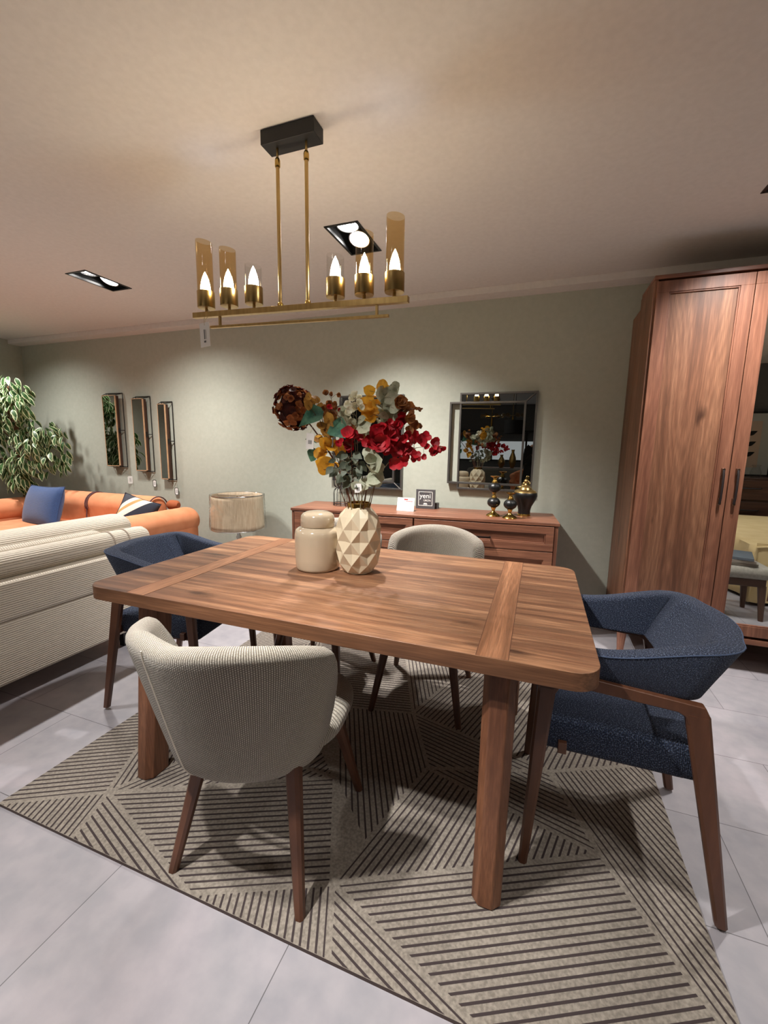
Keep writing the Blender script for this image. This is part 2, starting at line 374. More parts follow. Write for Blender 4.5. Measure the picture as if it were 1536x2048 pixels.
# ------------------------------------------------------------------ rug
def clip(poly, nx, ny, d):      # keep nx*x+ny*y <= d
    out = []
    for i in range(len(poly)):
        p, q = poly[i], poly[(i+1) % len(poly)]
        a, b = nx*p[0]+ny*p[1]-d, nx*q[0]+ny*q[1]-d
        if a <= 0: out.append(p)
        if a*b < 0:
            s = a/(a-b); out.append((p[0]+s*(q[0]-p[0]), p[1]+s*(q[1]-p[1])))
    return out
def rug():
    x0, x1, y0, y1 = -1.745, .515, .79, 2.40
    A = (x0, y0); N1 = (-1.43, .965); E1 = (-1.365, y0); E2 = (-.873, y0); N2 = (-.496, .965); E3 = (-.42, y0); E4 = (-.034, y0)
    N3 = (.27, 1.352); RB = (x1, .93); RC = (x1, y0); P8 = (.118, 1.674); P8r = (x1, 1.87); P12 = (-.343, 1.515); V1 = (-.673, 1.334)
    Q = (-.5, 1.84); U1 = (-.71, y1); U2 = (-.32, y1); S = (-1.05, 1.72); L = (x0, 1.64); K = (-1.3, y1); M = (-1.2, 1.35)
    F = [([A, N1, L], A, N1), ([A, E1, N1], E1, N1), ([N1, E1, E2], N1, E2), ([N1, E2, N2, V1], E2, N2), ([E2, E3, N2], E3, N2),
         ([N2, E3, E4], N2, E4), ([N2, E4, RC, RB, N3], N2, N3), ([N3, RB, P8r, P8], N3, RB), ([N2, N3, P12], N2, P12), ([P12, N3, P8], P12, N3),
         ([V1, N2, P12, Q, S], P12, Q), ([Q, P12, P8], Q, P8), ([Q, P8, P8r, (x1, y1), U2], Q, U2), ([Q, U2, U1], Q, U1),
         ([S, Q, U1, K], S, Q), ([N1, M, L], N1, L), ([N1, V1, M], N1, M), ([M, V1, S], M, S), ([M, S, L], S, L), ([L, S, K], S, K), ([L, K, (x0, y1)], L, K)]
    bm = BM(); zt = .011; per, wd = .0215, .0062
    def face(p, mi, z=zt):
        # drop near-duplicate points
        q = []
        for a in p:
            if not q or (abs(a[0]-q[-1][0])+abs(a[1]-q[-1][1])) > 1e-6: q.append(a)
        if len(q) > 2 and (abs(q[0][0]-q[-1][0])+abs(q[0][1]-q[-1][1])) < 1e-6: q.pop()
        if len(q) < 3: return
        f = bm.faces.new([bm.verts.new((a[0], a[1], z)) for a in q]); f.material_index = mi
        if f.normal.z < 0: f.normal_flip()
    for poly, a, b in F:
        ar = sum(poly[i][0]*poly[(i+1) % len(poly)][1]-poly[(i+1) % len(poly)][0]*poly[i][1] for i in range(len(poly)))
        if ar < 0: poly = poly[::-1]
        # shrink the facet a little so that stripes stop short of its edges
        inner = poly[:]
        for i in range(len(poly)):
            p, q = poly[i], poly[(i+1) % len(poly)]
            dx, dy = q[0]-p[0], q[1]-p[1]; ln = math.hypot(dx, dy); nx, ny = dy/ln, -dx/ln
            on_edge = (abs(p[0]-q[0]) < 1e-6 and p[0] in (x0, x1)) or (abs(p[1]-q[1]) < 1e-6 and p[1] in (y0, y1))
            inner = clip(inner, nx, ny, nx*p[0]+ny*p[1]-(.001 if on_edge else .009))
        face(poly, 0)
        dx, dy = b[0]-a[0], b[1]-a[1]; ln = math.hypot(dx, dy); nx, ny = -dy/ln, dx/ln
        ds = [nx*p[0]+ny*p[1] for p in inner] or [0]
        base = nx*a[0]+ny*a[1]
        k0 = int((min(ds)-base)/per)-2; k1 = int((max(ds)-base)/per)+2
        for k in range(k0, k1+1):
            d = base + (k+.5)*per
            st = clip(clip(inner, nx, ny, d+wd/2), -nx, -ny, -(d-wd/2))
            if len(st) >= 3: face(st, 1, zt+.0005)
    # body sides
    for q in (((x0, y0), (x1, y0)), ((x1, y0), (x1, y1)), ((x1, y1), (x0, y1)), ((x0, y1), (x0, y0))):
        v = [bm.verts.new(p) for p in ((*q[0], .0), (*q[1], .0), (*q[1], zt), (*q[0], zt))]
        bm.faces.new(v).material_index = 2
    me = bpy.data.meshes.new('area_rug'); bm.to_mesh(me); bm.free()
    t = NT('taupe_pile'); tc = t.n('ShaderNodeTexCoord')
    n1 = t.n('ShaderNodeTexNoise', Scale=110., Detail=3.); t.l(tc.outputs['Object'], n1.inputs['Vector'])
    n2 = t.n('ShaderNodeTexNoise', Scale=5., Detail=3.); t.l(tc.outputs['Object'], n2.inputs['Vector'])
    col = t.ramp(n1.outputs['Fac'], [(.35, c(112, 104, 94)), (.65, c(152, 143, 131))])
    t.l(t.mix(.25, col, t.ramp(n2.outputs['Fac'], [(.3, c(118, 110, 102)), (.7, c(148, 140, 128))])), t.b.inputs['Base Color'])
    t.b.inputs['Roughness'].default_value = .95; t.b.inputs['Sheen Weight'].default_value = .3; t.bump(n1.outputs['Fac'], .003, .8)
    for m_ in (t.m, plain('dark_charcoal_line', c(56, 46, 46), .95), plain('rug_binding', c(84, 70, 66), .95)): me.materials.append(m_)
    o = bpy.data.objects.new('area_rug', me); C.objects.link(o)
    tag(o, 'taupe area rug with dark lined triangles under the dining table', 'rug')
rug()
RZ = .0117   # top of the rug

# ------------------------------------------------------------------ dining table
def rrect(x0, x1, y0, y1, r, n=8):
    p = []
    for cx, cy, a0 in ((x1-r, y1-r, 0), (x0+r, y1-r, 90), (x0+r, y0+r, 180), (x1-r, y0+r, 270)):
        for k in range(n+1):
            a = R(a0+90*k/n); p.append((cx+r*math.cos(a), cy+r*math.sin(a)))
    return p
def prism(bm, poly, z0, z1, mi_side=0, mi_top=0):
    a = [bm.verts.new((x, y, z0)) for x, y in poly]; b = [bm.verts.new((x, y, z1)) for x, y in poly]
    n = len(poly)
    for i in range(n): bm.faces.new((a[i], a[(i+1) % n], b[(i+1) % n], b[i])).material_index = mi_side
    bm.faces.new(a[::-1]).material_index = mi_side; bm.faces.new(b).material_index = mi_top
tcx, tcy = -.7135, 1.575
table = thing('dining_table', 'long walnut dining table with two cross bands in its top, standing on rug', 'dining table', (tcx, tcy, 0))
X0, X1, Y0, Y1 = -.8935, .8935, -.507, .507
bm = BM(); prism(bm, rrect(X0, X1, Y0, Y1, .07), -.05, 0, 1, 0)
obj('tabletop', bm, None, table, mats=[M_wood_x, M_wood_edge], loc=(0, 0, .76), bevel=.0015)
for s in (-1, 1):
    bm = BM(); box(bm, s*.63-.041, s*.63+.041, -.505, .505, -.004, .0006)
    obj('inlay_band', bm, M_wood_y, table, loc=(0, 0, .76), smooth=False)
M_groove = plain('dark_groove', c(92, 58, 40), .6)
for s in (-1, 1):
    for e in (-.0415, .0415):
        bm = BM(); box(bm, s*.63+e-.0008, s*.63+e+.0008, -.505, .505, -.004, .0008)
        obj('band_groove', bm, M_groove, table, loc=(0, 0, .76), smooth=False)
for sx in (-1, 1):
    for sy in (-1, 1):
        bm = BM(); rings = []
        for z, yy, hw in ((RZ, .465, .041), (.71, .40, .046)):
            x_ = .652; dx, dy, ch = hw, .056, .022
            sec = [(-dx+ch, -dy), (dx-ch, -dy), (dx, -dy+ch), (dx, dy-ch), (dx-ch, dy), (-dx+ch, dy), (-dx, dy-ch), (-dx, -dy+ch)]
            rings.append([(sx*x_+a, sy*(yy)+b, z) for a, b in sec])
        loft(bm, rings); obj('leg', bm, M_wood_leg, table, bevel=.004)
bm = BM()
for s in (-1, 1): box(bm, s*.652-.03, s*.652+.03, -.36, .36, .655, .709)
obj('under_frame', bm, M_wood_leg, table)

# ------------------------------------------------------------------ cream dining chairs
SHROT, SHLOC = 32, (-.045, .02, 0)
def leg_mesh(top, foot, tw, fw, ch=.25):
    bm = BM(); rings = []
    for (x, y, z), (wx, wy) in ((top, tw), (foot, fw)):
        a, b = wx/2, wy/2; k = min(a, b)*ch*2
        sec = [(-a+k, -b), (a-k, -b), (a, -b+k), (a, b-k), (a-k, b), (-a+k, b), (-a, b-k), (-a, -b+k)]
        rings.append([(x+p, y+q, z) for p, q in sec])
    loft(bm, rings); return bm
def cream_chair(label, curl=0.):
    # curl: how far the left wing of the back is bent out and forward
    t = thing('dining_chair', label, 'chair')
    yc, ZB, FM, FL = -.12, .365, R(86), R(86+32*curl)
    def zt(ph):
        d_ = math.degrees(ph); a = abs(d_); ds = 58+42*curl if d_ < 0 else 58
        return .866-.055*(min(a, 70)/62)**2-.32*max(0, (a-ds)/28)**2.0+.040*curl*wing(ph)
    def wing(ph):
        w = max(0, min(1, (-math.degrees(ph)-30)/40)); return w*w*(3-2*w)
    def pt(ph, z, off):
        tt = max(0, (z-ZB)/.5)
        a = .20+.103*min(1, tt*1.15)**.8; b = .125+.098*tt
        sh = .045*max(0, 1-(z-ZB)/.07)**2
        wg = curl*wing(ph)*min(1, tt)**1.6
        a += .055*wg
        a -= off+sh; b -= off+sh
        return Vector((a*math.sin(ph), yc-b*math.cos(ph)+.045*wg, z))
    def fn(u, v):
        ph = -FL+u*(FL+FM); T = zt(ph); th = .066
        if v < .42: return pt(ph, ZB+(T-th/2-ZB)*(v/.42), 0)
        if v < .58:
            a = (v-.42)/.16*PI; return pt(ph, T-th/2+math.sin(a)*th/2, th/2-math.cos(a)*th/2)
        return pt(ph, T-th/2-(T-th/2-.40)*((v-.58)/.42), th)
    bm = BM(); V = grid(bm, fn, 60, 50, .95, 1.15)
    for i in (0, 60):
        try: bm.faces.new([V[i][j] for j in range(51)])
        except ValueError: pass
    for i in range(60): bm.faces.new((V[i][0], V[i+1][0], V[i+1][50], V[i][50]))
    obj('backrest_shell', bm, M_white, t, sharp=80)
    bm = BM()
    for s in (-1,):
        ph = s*R(46); T = zt(ph)
        tube(bm, [pt(ph, ZB+.01+(T-.03-ZB)*k/16, -.0012) for k in range(17)], .0022, 6)
    obj('piping', bm, M_pipe, t)
    # seat bowl
    def seat(u, v):
        th = 2*PI*u
        cs, sn = math.cos(th), math.sin(th)
        n = 2/3.2; ex = math.copysign(abs(cs)**n, cs); ey = math.copysign(abs(sn)**n, sn)
        ph = v*PI; r = math.sin(ph)**.45 if 0 < v < 1 else 0
        zz = .425 + (.052*math.cos(ph) if v < .5 else .075*math.cos(ph))
        rr = r*(1 if v < .5 else 1-.16*(v-.5)*2)
        hw = .235-.02*ey
        yy = .04+(.247 if ey > 0 else .20)*ey*rr
        if v > .5 and ey < 0: zz += .018*(-ey)
        return Vector((hw*ex*rr*(1 if ey > 0 else 1-.14*ey*ey), yy, zz + (.006 if v < .5 else 0)))
    bm = BM(); grid(bm, seat, 56, 24, 1.0, .55); bmesh.ops.remove_doubles(bm, verts=bm.verts[:], dist=1e-5)
    obj('seat', bm, M_white, t, sharp=80)
    for sx in (-1, 1):
        for sy in (-1, 1):
            obj('leg', leg_mesh((sx*.150, sy*.138, .40), (sx*.215, sy*.232, RZ), (.046, .040), (.027, .027)), M_chairleg, t)
    return t
ch = cream_chair('cream woven dining chair behind the table, its back showing right of faceted vase')
ch.location = (-.50, 2.03, 0); ch.rotation_euler = (0, 0, PI+R(3))
dup(ch, 'cream woven dining chair behind the table, mostly hidden by the two cream vases', (-1.09, 2.02, 0), PI-R(2), None)
ch2 = cream_chair('cream woven dining chair in front, its back to the camera', 1.)
ch2.location = (-.765, 1.072, 0); ch2.rotation_euler = (0, 0, R(3))
for k_ in ch2.children:
    if k_.name.startswith(('backrest', 'piping')): k_.rotation_euler = (0, 0, R(20)); k_.location = (-.05, 0, 0); k_.scale = (1, 1, .93)

# ------------------------------------------------------------------ blue armchairs
def resample(pts, n):
    pts = [Vector(p) for p in pts]; d = [0]
    for a, b in zip(pts, pts[1:]): d.append(d[-1]+(b-a).length)
    out = []; j = 0
    for k in range(n):
        s = d[-1]*k/(n-1)
        while j < len(d)-2 and d[j+1] < s: j += 1
        out.append(pts[j].lerp(pts[j+1], min(1, (s-d[j])/max(1e-9, d[j+1]-d[j]))))
    return out
def ushape(hx, yf, yb, r, bow):
    p = [(-hx, yf), (-hx*1.0, yb+r)]
    for k in range(1, 8):
        a = PI+PI/2*k/8; p.append((-hx+r+r*math.cos(a), yb+r+r*math.sin(a)))
    p.append((-hx+r, yb))
    for k in range(1, 10):
        s = -1+2*k/10; p.append(((hx-r)*s, yb-bow*(1-s*s)))
    p.append((hx-r, yb))
    for k in range(1, 8):
        a = 3*PI/2+PI/2*k/8; p.append((hx-r+r*math.cos(a), yb+r+r*math.sin(a)))
    p += [(hx, yb+r), (hx, yf)]
    return resample([(x, y, 0) for x, y in p], 81)
def armchair(label):
    t = thing('upholstered_armchair', label, 'armchair')
    top = ushape(.268, .105, -.258, .11, .035); bot = ushape(.240, .105, -.165, .05, .012)
    N = len(top)
    def normal(P, i):
        a, b = P[max(i-1, 0)], P[min(i+1, N-1)]; d = (b-a).normalized(); return Vector((-d.y, d.x, 0))   # inwards
    rings = []
    for i in range(N):
        back = max(0, min(1, (.105-top[i].y)/.33)); back = back*back*(3-2*back)
        zt_, zb_ = .728+.058*back, .628-.0*back
        nt, nb = normal(top, i), normal(bot, i)
        th = .052+.012*back; sec = []
        P0 = Vector((bot[i].x, bot[i].y, zb_)); P1 = Vector((top[i].x, top[i].y, zt_)); Q1 = P1+nt*th+Vector((0, 0, .004)); Q0 = P0+nb*th
        def rc(A, B, Cc, r=.012, n=3):
            u = (A-B).normalized(); v = (Cc-B).normalized()
            return [B+u*r*(1-k/n)**2+v*r*(k/n)**2 for k in range(n+1)]
        cr = [P0, P1, Q1, Q0]
        for k in range(4): sec += rc(cr[k-1], cr[k], cr[(k+1) % 4], .016 if k in (2,) else .009)
        rings.append(sec)
    bm = BM(); L = bm.loops.layers.uv.verify(); ns = len(rings[0])
    V = [[bm.verts.new(p) for p in r] for r in rings]
    per = [0]
    for j in range(ns): per.append(per[-1]+(rings[N//2][(j+1) % ns]-rings[N//2][j]).length)
    for i in range(N-1):
        for j in range(ns):
            k = (j+1) % ns; f = bm.faces.new((V[i][j], V[i+1][j], V[i+1][k], V[i][k]))
            for lp, (a, b) in zip(f.loops, ((i, j), (i+1, j), (i+1, j+1), (i, j+1))): lp[L].uv = (a*.0155, per[b])
    for e in (0, N-1): bm.faces.new(V[e])
    obj('arm_and_back_band', bm, M_blue, t, sharp=50)
    bm = BM(); tube(bm, [rings[i][5] + Vector((0, 0, .001)) for i in range(0, N, 2)], .0022, 6)
    obj('seam', bm, plain('navy_seam', c(64, 78, 104), .9), t)
    bm = rbox(-.222, .222, -.20, .245, .375, .485, .03, 5)
    for v in bm.verts:
        if v.co.z > .47: v.co.z += .012*(1-(v.co.x/.222)**2)
    obj('seat_cushion', bm, M_blue, t, uv=True)
    bm = BM(); box(bm, -.17, .17, -.16, .18, .352, .38); obj('seat_frame', bm, M_chairleg, t)
    for s in (-1, 1):
        x = s*.246
        def sec(y, z, hy, hx=.013): return [(x-hx, y-hy, z), (x+hx, y-hy, z), (x+hx, y+hy, z), (x-hx, y+hy, z)]
        bm = BM()   # armrest rail with its upper leg curves
        prof = [(.262, .655), (.10, .650), (-.160, .627), (-.174, .60), (-.165, .572), (-.125, .572), (-.118, .592), (-.10, .602), (.165, .618), (.190, .610), (.202, .585), (.248, .585), (.258, .62)]
        a = [bm.verts.new((x-.014, y, z)) for y, z in prof]; b = [bm.verts.new((x+.014, y, z)) for y, z in prof]
        n = len(prof)
        for i in range(n): bm.faces.new((a[i], a[(i+1) % n], b[(i+1) % n], b[i]))
        bm.faces.new(a); bm.faces.new(b[::-1]); obj('arm_rail', bm, M_chairleg, t, bevel=.003)
        obj('leg', leg_mesh((x, .226, .60), (s*.256, .258, .0), (.03, .050), (.026, .026)), M_chairleg, t)
        obj('leg', leg_mesh((x, -.146, .60), (s*.256, -.262, .0), (.03, .058), (.026, .030)), M_chairleg, t)
    for y in (-.18, .17):
        bm = BM(); box(bm, -.238, .238, y-.012, y+.012, .385, .42); obj('cross_rail', bm, M_chairleg, t, bevel=.002)
    return t
ac = armchair('navy woven armchair with wooden arms at the right end of the table')
ac.location = (.291, 1.50, .0118); ac.rotation_euler = (0, 0, PI/2)
dup(ac, 'navy woven armchair at the left end of the table, beside white sofa', (-1.70, 1.625, .0118), -PI/2+R(8))

# ------------------------------------------------------------------ sideboard
sb = thing('sideboard', 'long low walnut sideboard with drawers against the back wall', 'sideboard', (-.8405, 2.945, 0), R(4.2))
# local x -1..1, y 0..0.46
W2, D, H0, H1 = 1.0, .462, .12, .81
bm = BM(); box(bm, -W2, W2, 0, D, H1-.022, H1); obj('top', bm, M_ward_x, sb, bevel=.003)
bm = BM()
box(bm, -W2+.008, -W2+.03, .006, D, H0, H1-.022); box(bm, W2-.03, W2-.008, .006, D, H0, H1-.022)
box(bm, -W2+.03, W2-.03, D-.012, D, H0, H1-.022); box(bm, -W2+.03, W2-.03, .012, D, H0, H0+.02); box(bm, -.01, .01, .02, D, H0, H1-.022)
obj('carcass', bm, M_ward_zp, sb, bevel=.002)
bm = BM(); box(bm, -W2+.03, W2-.03, .022, .03, H0, H1-.022); obj('recess', bm, plain('dark_gap', c(50, 26, 20), .7), sb)
def framed(name, parent, x0, x1, z0, z1, y, mat, fr=.055, dep=.02, pmat=None):
    bm = BM()
    box(bm, x0, x1, y, y+dep, z0, z0+fr); box(bm, x0, x1, y, y+dep, z1-fr, z1)
    box(bm, x0, x0+fr, y, y+dep, z0+fr, z1-fr); box(bm, x1-fr, x1, y, y+dep, z0+fr, z1-fr)
    e = .008
    box(bm, x0+fr, x1-fr, y+.004, y+dep, z0+fr, z0+fr+e); box(bm, x0+fr, x1-fr, y+.004, y+dep, z1-fr-e, z1-fr)
    box(bm, x0+fr, x0+fr+e, y+.004, y+dep, z0+fr+e, z1-fr-e); box(bm, x1-fr-e, x1-fr, y+.004, y+dep, z0+fr+e, z1-fr-e)
    f = obj(name, bm, mat, parent, bevel=.0015)
    bm = BM(); box(bm, x0+fr+e, x1-fr-e, y+.011, y+dep-.002, z0+fr+e, z1-fr-e); obj('panel', bm, pmat or mat, f, smooth=False)
    return f
rows = [(.612, .782), (.384, .606), (.142, .378)]
for s in (-1, 1):
    xa, xb = (-W2+.034, -.006) if s < 0 else (.006, W2-.034)
    for z0, z1 in rows:
        d = framed('drawer', sb, xa, xb, z0, z1, -.002, M_ward_x, .05 if z1 > .7 else .055)
        cx = (xa+xb)/2; bm = BM(); zz = z1-.095 if z1 > .7 else (z0+z1)/2
        box(bm, cx-.07, cx+.07, -.030, -.018, zz-.006, zz+.006)
        for q in (-.062, .062): box(bm, cx+q-.006, cx+q+.006, -.020, .004, zz-.006, zz+.006)
        obj('handle', bm, plain('dark_bronze_handle', c(52, 42, 38), .35, .8), d, bevel=.002)
for x in (-.9, .9):
    for y in (.05, .41): obj('leg', leg_mesh((x, y, H0), (x+(.02 if x > 0 else -.02), y, 0), (.05, .05), (.03, .03)), M_ward_zp, sb)
ZS = H1

# ------------------------------------------------------------------ wardrobe
wd = thing('wardrobe', 'tall reddish walnut wardrobe with mirrored door at right', 'wardrobe', (.545, 2.95, 0))
WW, WD = 1.86, .56
bm = BM(); box(bm, 0, .022, 0, WD-.22, .19, 2.262); box(bm, 0, .022, WD-.22, WD, .19, 2.2); obj('side_panel', bm, M_ward_z, wd, bevel=.003)
bm = BM(); box(bm, WW-.022, WW, 0, WD, .19, 2.262); obj('side_panel', bm, M_ward_z, wd)
bm = BM(); box(bm, 0.0, WW, -.012, WD-.24, 2.262, 2.284); obj('crown', bm, M_ward_x, wd, bevel=.003)
bm = BM(); box(bm, .0, WW, -.01, WD, .182, .215); obj('base_panel', bm, M_ward_x, wd, bevel=.003)
bm = BM(); box(bm, .022, WW-.022, WD-.02, WD, .2, 2.2); box(bm, .03, WW-.03, .02, .035, .2, 2.26); obj('back_panel', bm, plain('dark_gap_2', c(46, 26, 20), .7), wd)
dx0 = .014; dwid = .458
for k in range(4):
    a, b = dx0+k*dwid+.002, dx0+(k+1)*dwid-.002
    if k in (1, 2):
        d = framed('mirrored_door', wd, a, b, .232, 2.25, -.012, M_ward_zp, .062, .03, M_mirror)
    else:
        d = framed('door', wd, a, b, .232, 2.25, -.012, M_ward_zp, .062, .03, M_ward_z)
    hx = b-.032 if k % 2 == 0 else a+.032
    bm = BM()
    for z in (1.19, 1.02): box(bm, hx-.008, hx+.008, -.032, -.011, z-.02, z+.02)
    h = obj('handle', bm, plain('polished_bronze', c(120, 96, 82), .25, .9), d, bevel=.003)
    bm = BM(); tube(bm, [(hx, -.030, 1.20), (hx, -.038, 1.17), (hx, -.040, 1.105), (hx, -.038, 1.04), (hx, -.030, 1.01)], .0065, 8)
    obj('leather_grip', bm, plain('dark_leather', c(38, 30, 30), .5), h)
for x in (.03, .93, WW-.03):
    for y in (.03, WD-.05):
        lg = obj('foot', leg_mesh((x, y, .184), (x+(-.0), y, .012), (.06, .05), (.036, .034)), M_ward_zp, wd)
        obj('foot_cap', leg_mesh((x, y, .012), (x, y, 0), (.038, .036), (.038, .036)), M_gold, lg)

# ------------------------------------------------------------------ wall mirrors with offset frames
def offset_mirror(label, x0, x1, z0, z1, ox, oz0, oz1, side):
    """two overlapping rectangular metal frames, mirror glass in the larger overlap; y is the wall"""
    t = thing('wall_mirror', label, 'mirror', ((x0+x1)/2, YF, (z0+z1)/2))
    cx, cz = (x0+x1)/2, (z0+z1)/2
    def frame(a, b, d, e, y0, y1, w_=.014):
        bm = BM()
        box(bm, a, b, y0, y1, d, d+w_); box(bm, a, b, y0, y1, e-w_, e); box(bm, a, a+w_, y0, y1, d+w_, e-w_); box(bm, b-w_, b, y0, y1, d+w_, e-w_)
        return bm
    a, b, d, e = x0-cx, x1-cx, z0-cz, z1-cz
    obj('outer_frame', frame(a, b, d, e, -.045, -.003), M_gunmetal, t, bevel=.001)
    bm = BM(); box(bm, a+.010, b-.010, -.028, -.022, d+.010, e-.010); obj('mirror_glass', bm, M_smoke, t, smooth=False)
    a2, b2 = (a-ox, b-ox) if side < 0 else (a+ox, b+ox)
    f2 = obj('inner_frame', frame(a2, b2, d+oz0, e-oz1, -.050, -.010, .015), M_gunmetal, t, bevel=.001)
    for z0_, z1_ in ((e-oz1, e), (d+oz0, d)):     # mitre bars joining the corners
        bm = BM(); tube(bm, [(b2 if side < 0 else a2, -.040, z0_), (b if side < 0 else a, -.040, z1_)], .005, 6)
        obj('corner_bar', bm, M_gunmetal, t)
    return t
offset_mirror('large grey-framed wall mirror above the right of the sideboard', -.632, -.044, .965, 1.735, .080, .045, .07, -1)
offset_mirror('large grey-framed wall mirror half hidden behind the flowers', -1.70, -1.108, .93, 1.738, .07, .06, .085, -1)
# three narrow mirrors in wire cages
M_tan = noisy('light_wood_edge', c(176, 138, 104), c(196, 158, 122), 20, .5)
def narrow_mirror(label, x0, x1, z0, z1):
    cx, cz = (x0+x1)/2, (z0+z1)/2; w_, h_ = (x1-x0)/2, (z1-z0)/2
    t = thing('narrow_mirror', label, 'mirror', (cx, YF, cz), 0, 'three narrow caged mirrors')
    bm = BM(); box(bm, -w_+.02, w_-.035, -.072, -.035, -h_+.012, h_-.03); obj('backing_box', bm, plain('dark_brown_box', c(66, 42, 30), .6), t)
    bm = BM(); k = .012
    a, b, d, e = -w_+.012, w_-.03, -h_+.008, h_-.026
    box(bm, a, a+.006, -.079, -.069, d, e); box(bm, b-k, b, -.079, -.069, d, e); box(bm, a, b, -.079, -.069, d, d+.008); box(bm, a, b, -.079, -.069, e-.006, e)
    obj('front_frame', bm, M_tan, t)
    bm = BM(); box(bm, a+.006, b-k, -.077, -.072, d+.008, e-.006); obj('mirror_glass', bm, M_smoke, t, smooth=False)
    bm = BM(); r = .0045
    loop = [(-w_, -.012, -h_), (w_, -.012, -h_), (w_, -.012, h_), (-w_, -.012, h_)]
    for i in range(4): tube(bm, [loop[i], loop[(i+1) % 4]], r, 6)
    for sx, xx in ((-1, a), (1, b)):
        for sz, zz in ((-1, d), (1, e)): tube(bm, [(sx*w_, -.012, sz*h_), (xx, -.069, zz)], r*.8, 6)
    tube(bm, [(w_, -.012, 0), (b, -.05, 0)], .005, 6); box(bm, b-.003, b+.008, -.065, -.045, -.025, .025)
    obj('wire_cage', bm, M_black, t)
    return t
narrow_mirror('narrow caged wall mirror, leftmost of three, nearest the leafy tree', -4.61, -4.365, 1.03, 1.838)
narrow_mirror('narrow caged wall mirror, middle one of three above the orange sofa', -4.17, -3.965, .99, 1.793)
narrow_mirror('narrow caged wall mirror, rightmost and lowest of three', -3.81, -3.662, .912, 1.732)
def hang_tag(label, x, z, ztop, y, w_=.045, h_=.075, rz=0, rim=True):
    t = thing('price_tag', label, 'price tag', (x, y, z), rz)
    pl = rrect(-w_/2, w_/2, -h_/2, h_/2, .012)
    bm = BM(); f0 = [bm.verts.new((a, -.0006, b)) for a, b in pl]; f1 = [bm.verts.new((a, .0006, b)) for a, b in pl]
    bm.faces.new(f0); bm.faces.new(f1[::-1])
    for i in range(len(pl)): bm.faces.new((f0[i], f0[(i+1) % len(pl)], f1[(i+1) % len(pl)], f1[i]))
    obj('card', bm, M_paper, t)
    if rim:
        bm = BM(); tube(bm, [(a, -.001, b) for a, b in pl], .003, 6, closed=True); obj('black_rim', bm, M_black, t)
    bm = BM()
    for k in range(3): box(bm, -.006+k*.006, -.004+k*.006, -.0012, -.0004, -h_*.25, h_*.25)
    obj('print', bm, M_ink, t)
    bm = BM(); tube(bm, [(0, 0, h_/2), (.002, 0, (ztop-z)*.6+h_*.2), (0, 0, ztop-z)], .0009, 5); obj('string', bm, M_string, t)
hang_tag('white paper tag seen edge-on below leftmost narrow mirror', -4.33, .885, 1.028, 3.50, .05, .085, R(62), rim=False)
hang_tag('white black-rimmed tag hanging below the middle narrow mirror', -3.962, .862, .988, 3.495)
hang_tag('white black-rimmed tag hanging below the rightmost narrow mirror', -3.655, .79, .91, 3.495)

# ------------------------------------------------------------------ chandelier
CY_ = 1.563
def zb(x): return 1.862-.0265*(x+1.474)/.986
cx0 = -.965
chd = thing('chandelier', 'brass linear chandelier with six glass tube candle lights above the table', 'chandelier', (cx0, CY_, 1.85))
L_ = lambda x: x-cx0
def lz(z): return z-1.85
bm = BM(); box(bm, -.115, .115, -.037, .037, lz(2.428), lz(ZC-.001)); obj('canopy', bm, plain('canopy_black', c(8, 8, 8), .5), chd, bevel=.002)
for x in (-1.03, -.903):
    bm = BM(); tube(bm, [(L_(x), 0, lz(zb(x)+.006)), (L_(x), 0, lz(2.38))], .0072, 12); r_ = obj('rod', bm, M_brass, chd)
    bm = BM(); tube(bm, [(L_(x), 0, lz(2.38)), (L_(x), 0, lz(2.43))], .0048, 10); obj('inner_rod', bm, M_brass, r_)
    bm = BM(); lathe(bm, [(.0085, lz(2.362)), (.0105, lz(2.366)), (.0105, lz(2.386)), (.0085, lz(2.392)), (.006, lz(2.396))], 14, L_(x)); obj('collar', bm, M_gold, r_)
    bm = BM(); lathe(bm, [(.012, lz(zb(x)+.005)), (.012, lz(zb(x)+.014)), (.009, lz(zb(x)+.02))], 14, L_(x)); obj('lower_collar', bm, M_gold, r_)
def slant_bar(xa, xb, dz0, dz1, hy):
    bm = BM(); v = []
    for x in (xa, xb):
        z = zb(x); v.append([(L_(x), -hy, lz(z+dz0)), (L_(x), hy, lz(z+dz0)), (L_(x), hy, lz(z+dz1)), (L_(x), -hy, lz(z+dz1))])
    loft(bm, v); return bm
obj('main_bar', slant_bar(-1.474, -.487, -.016, .006, .011), M_brass, chd, bevel=.001)
obj('lower_bar', slant_bar(-1.386, -.562, -.062, -.052, .006), M_brass, chd, bevel=.001)
for x in (-1.335, -.61):
    bm = BM(); z = zb(x); box(bm, L_(x)-.0045, L_(x)+.0045, -.0045, .0045, lz(z-.053), lz(z-.015)); obj('post', bm, M_brass, chd)
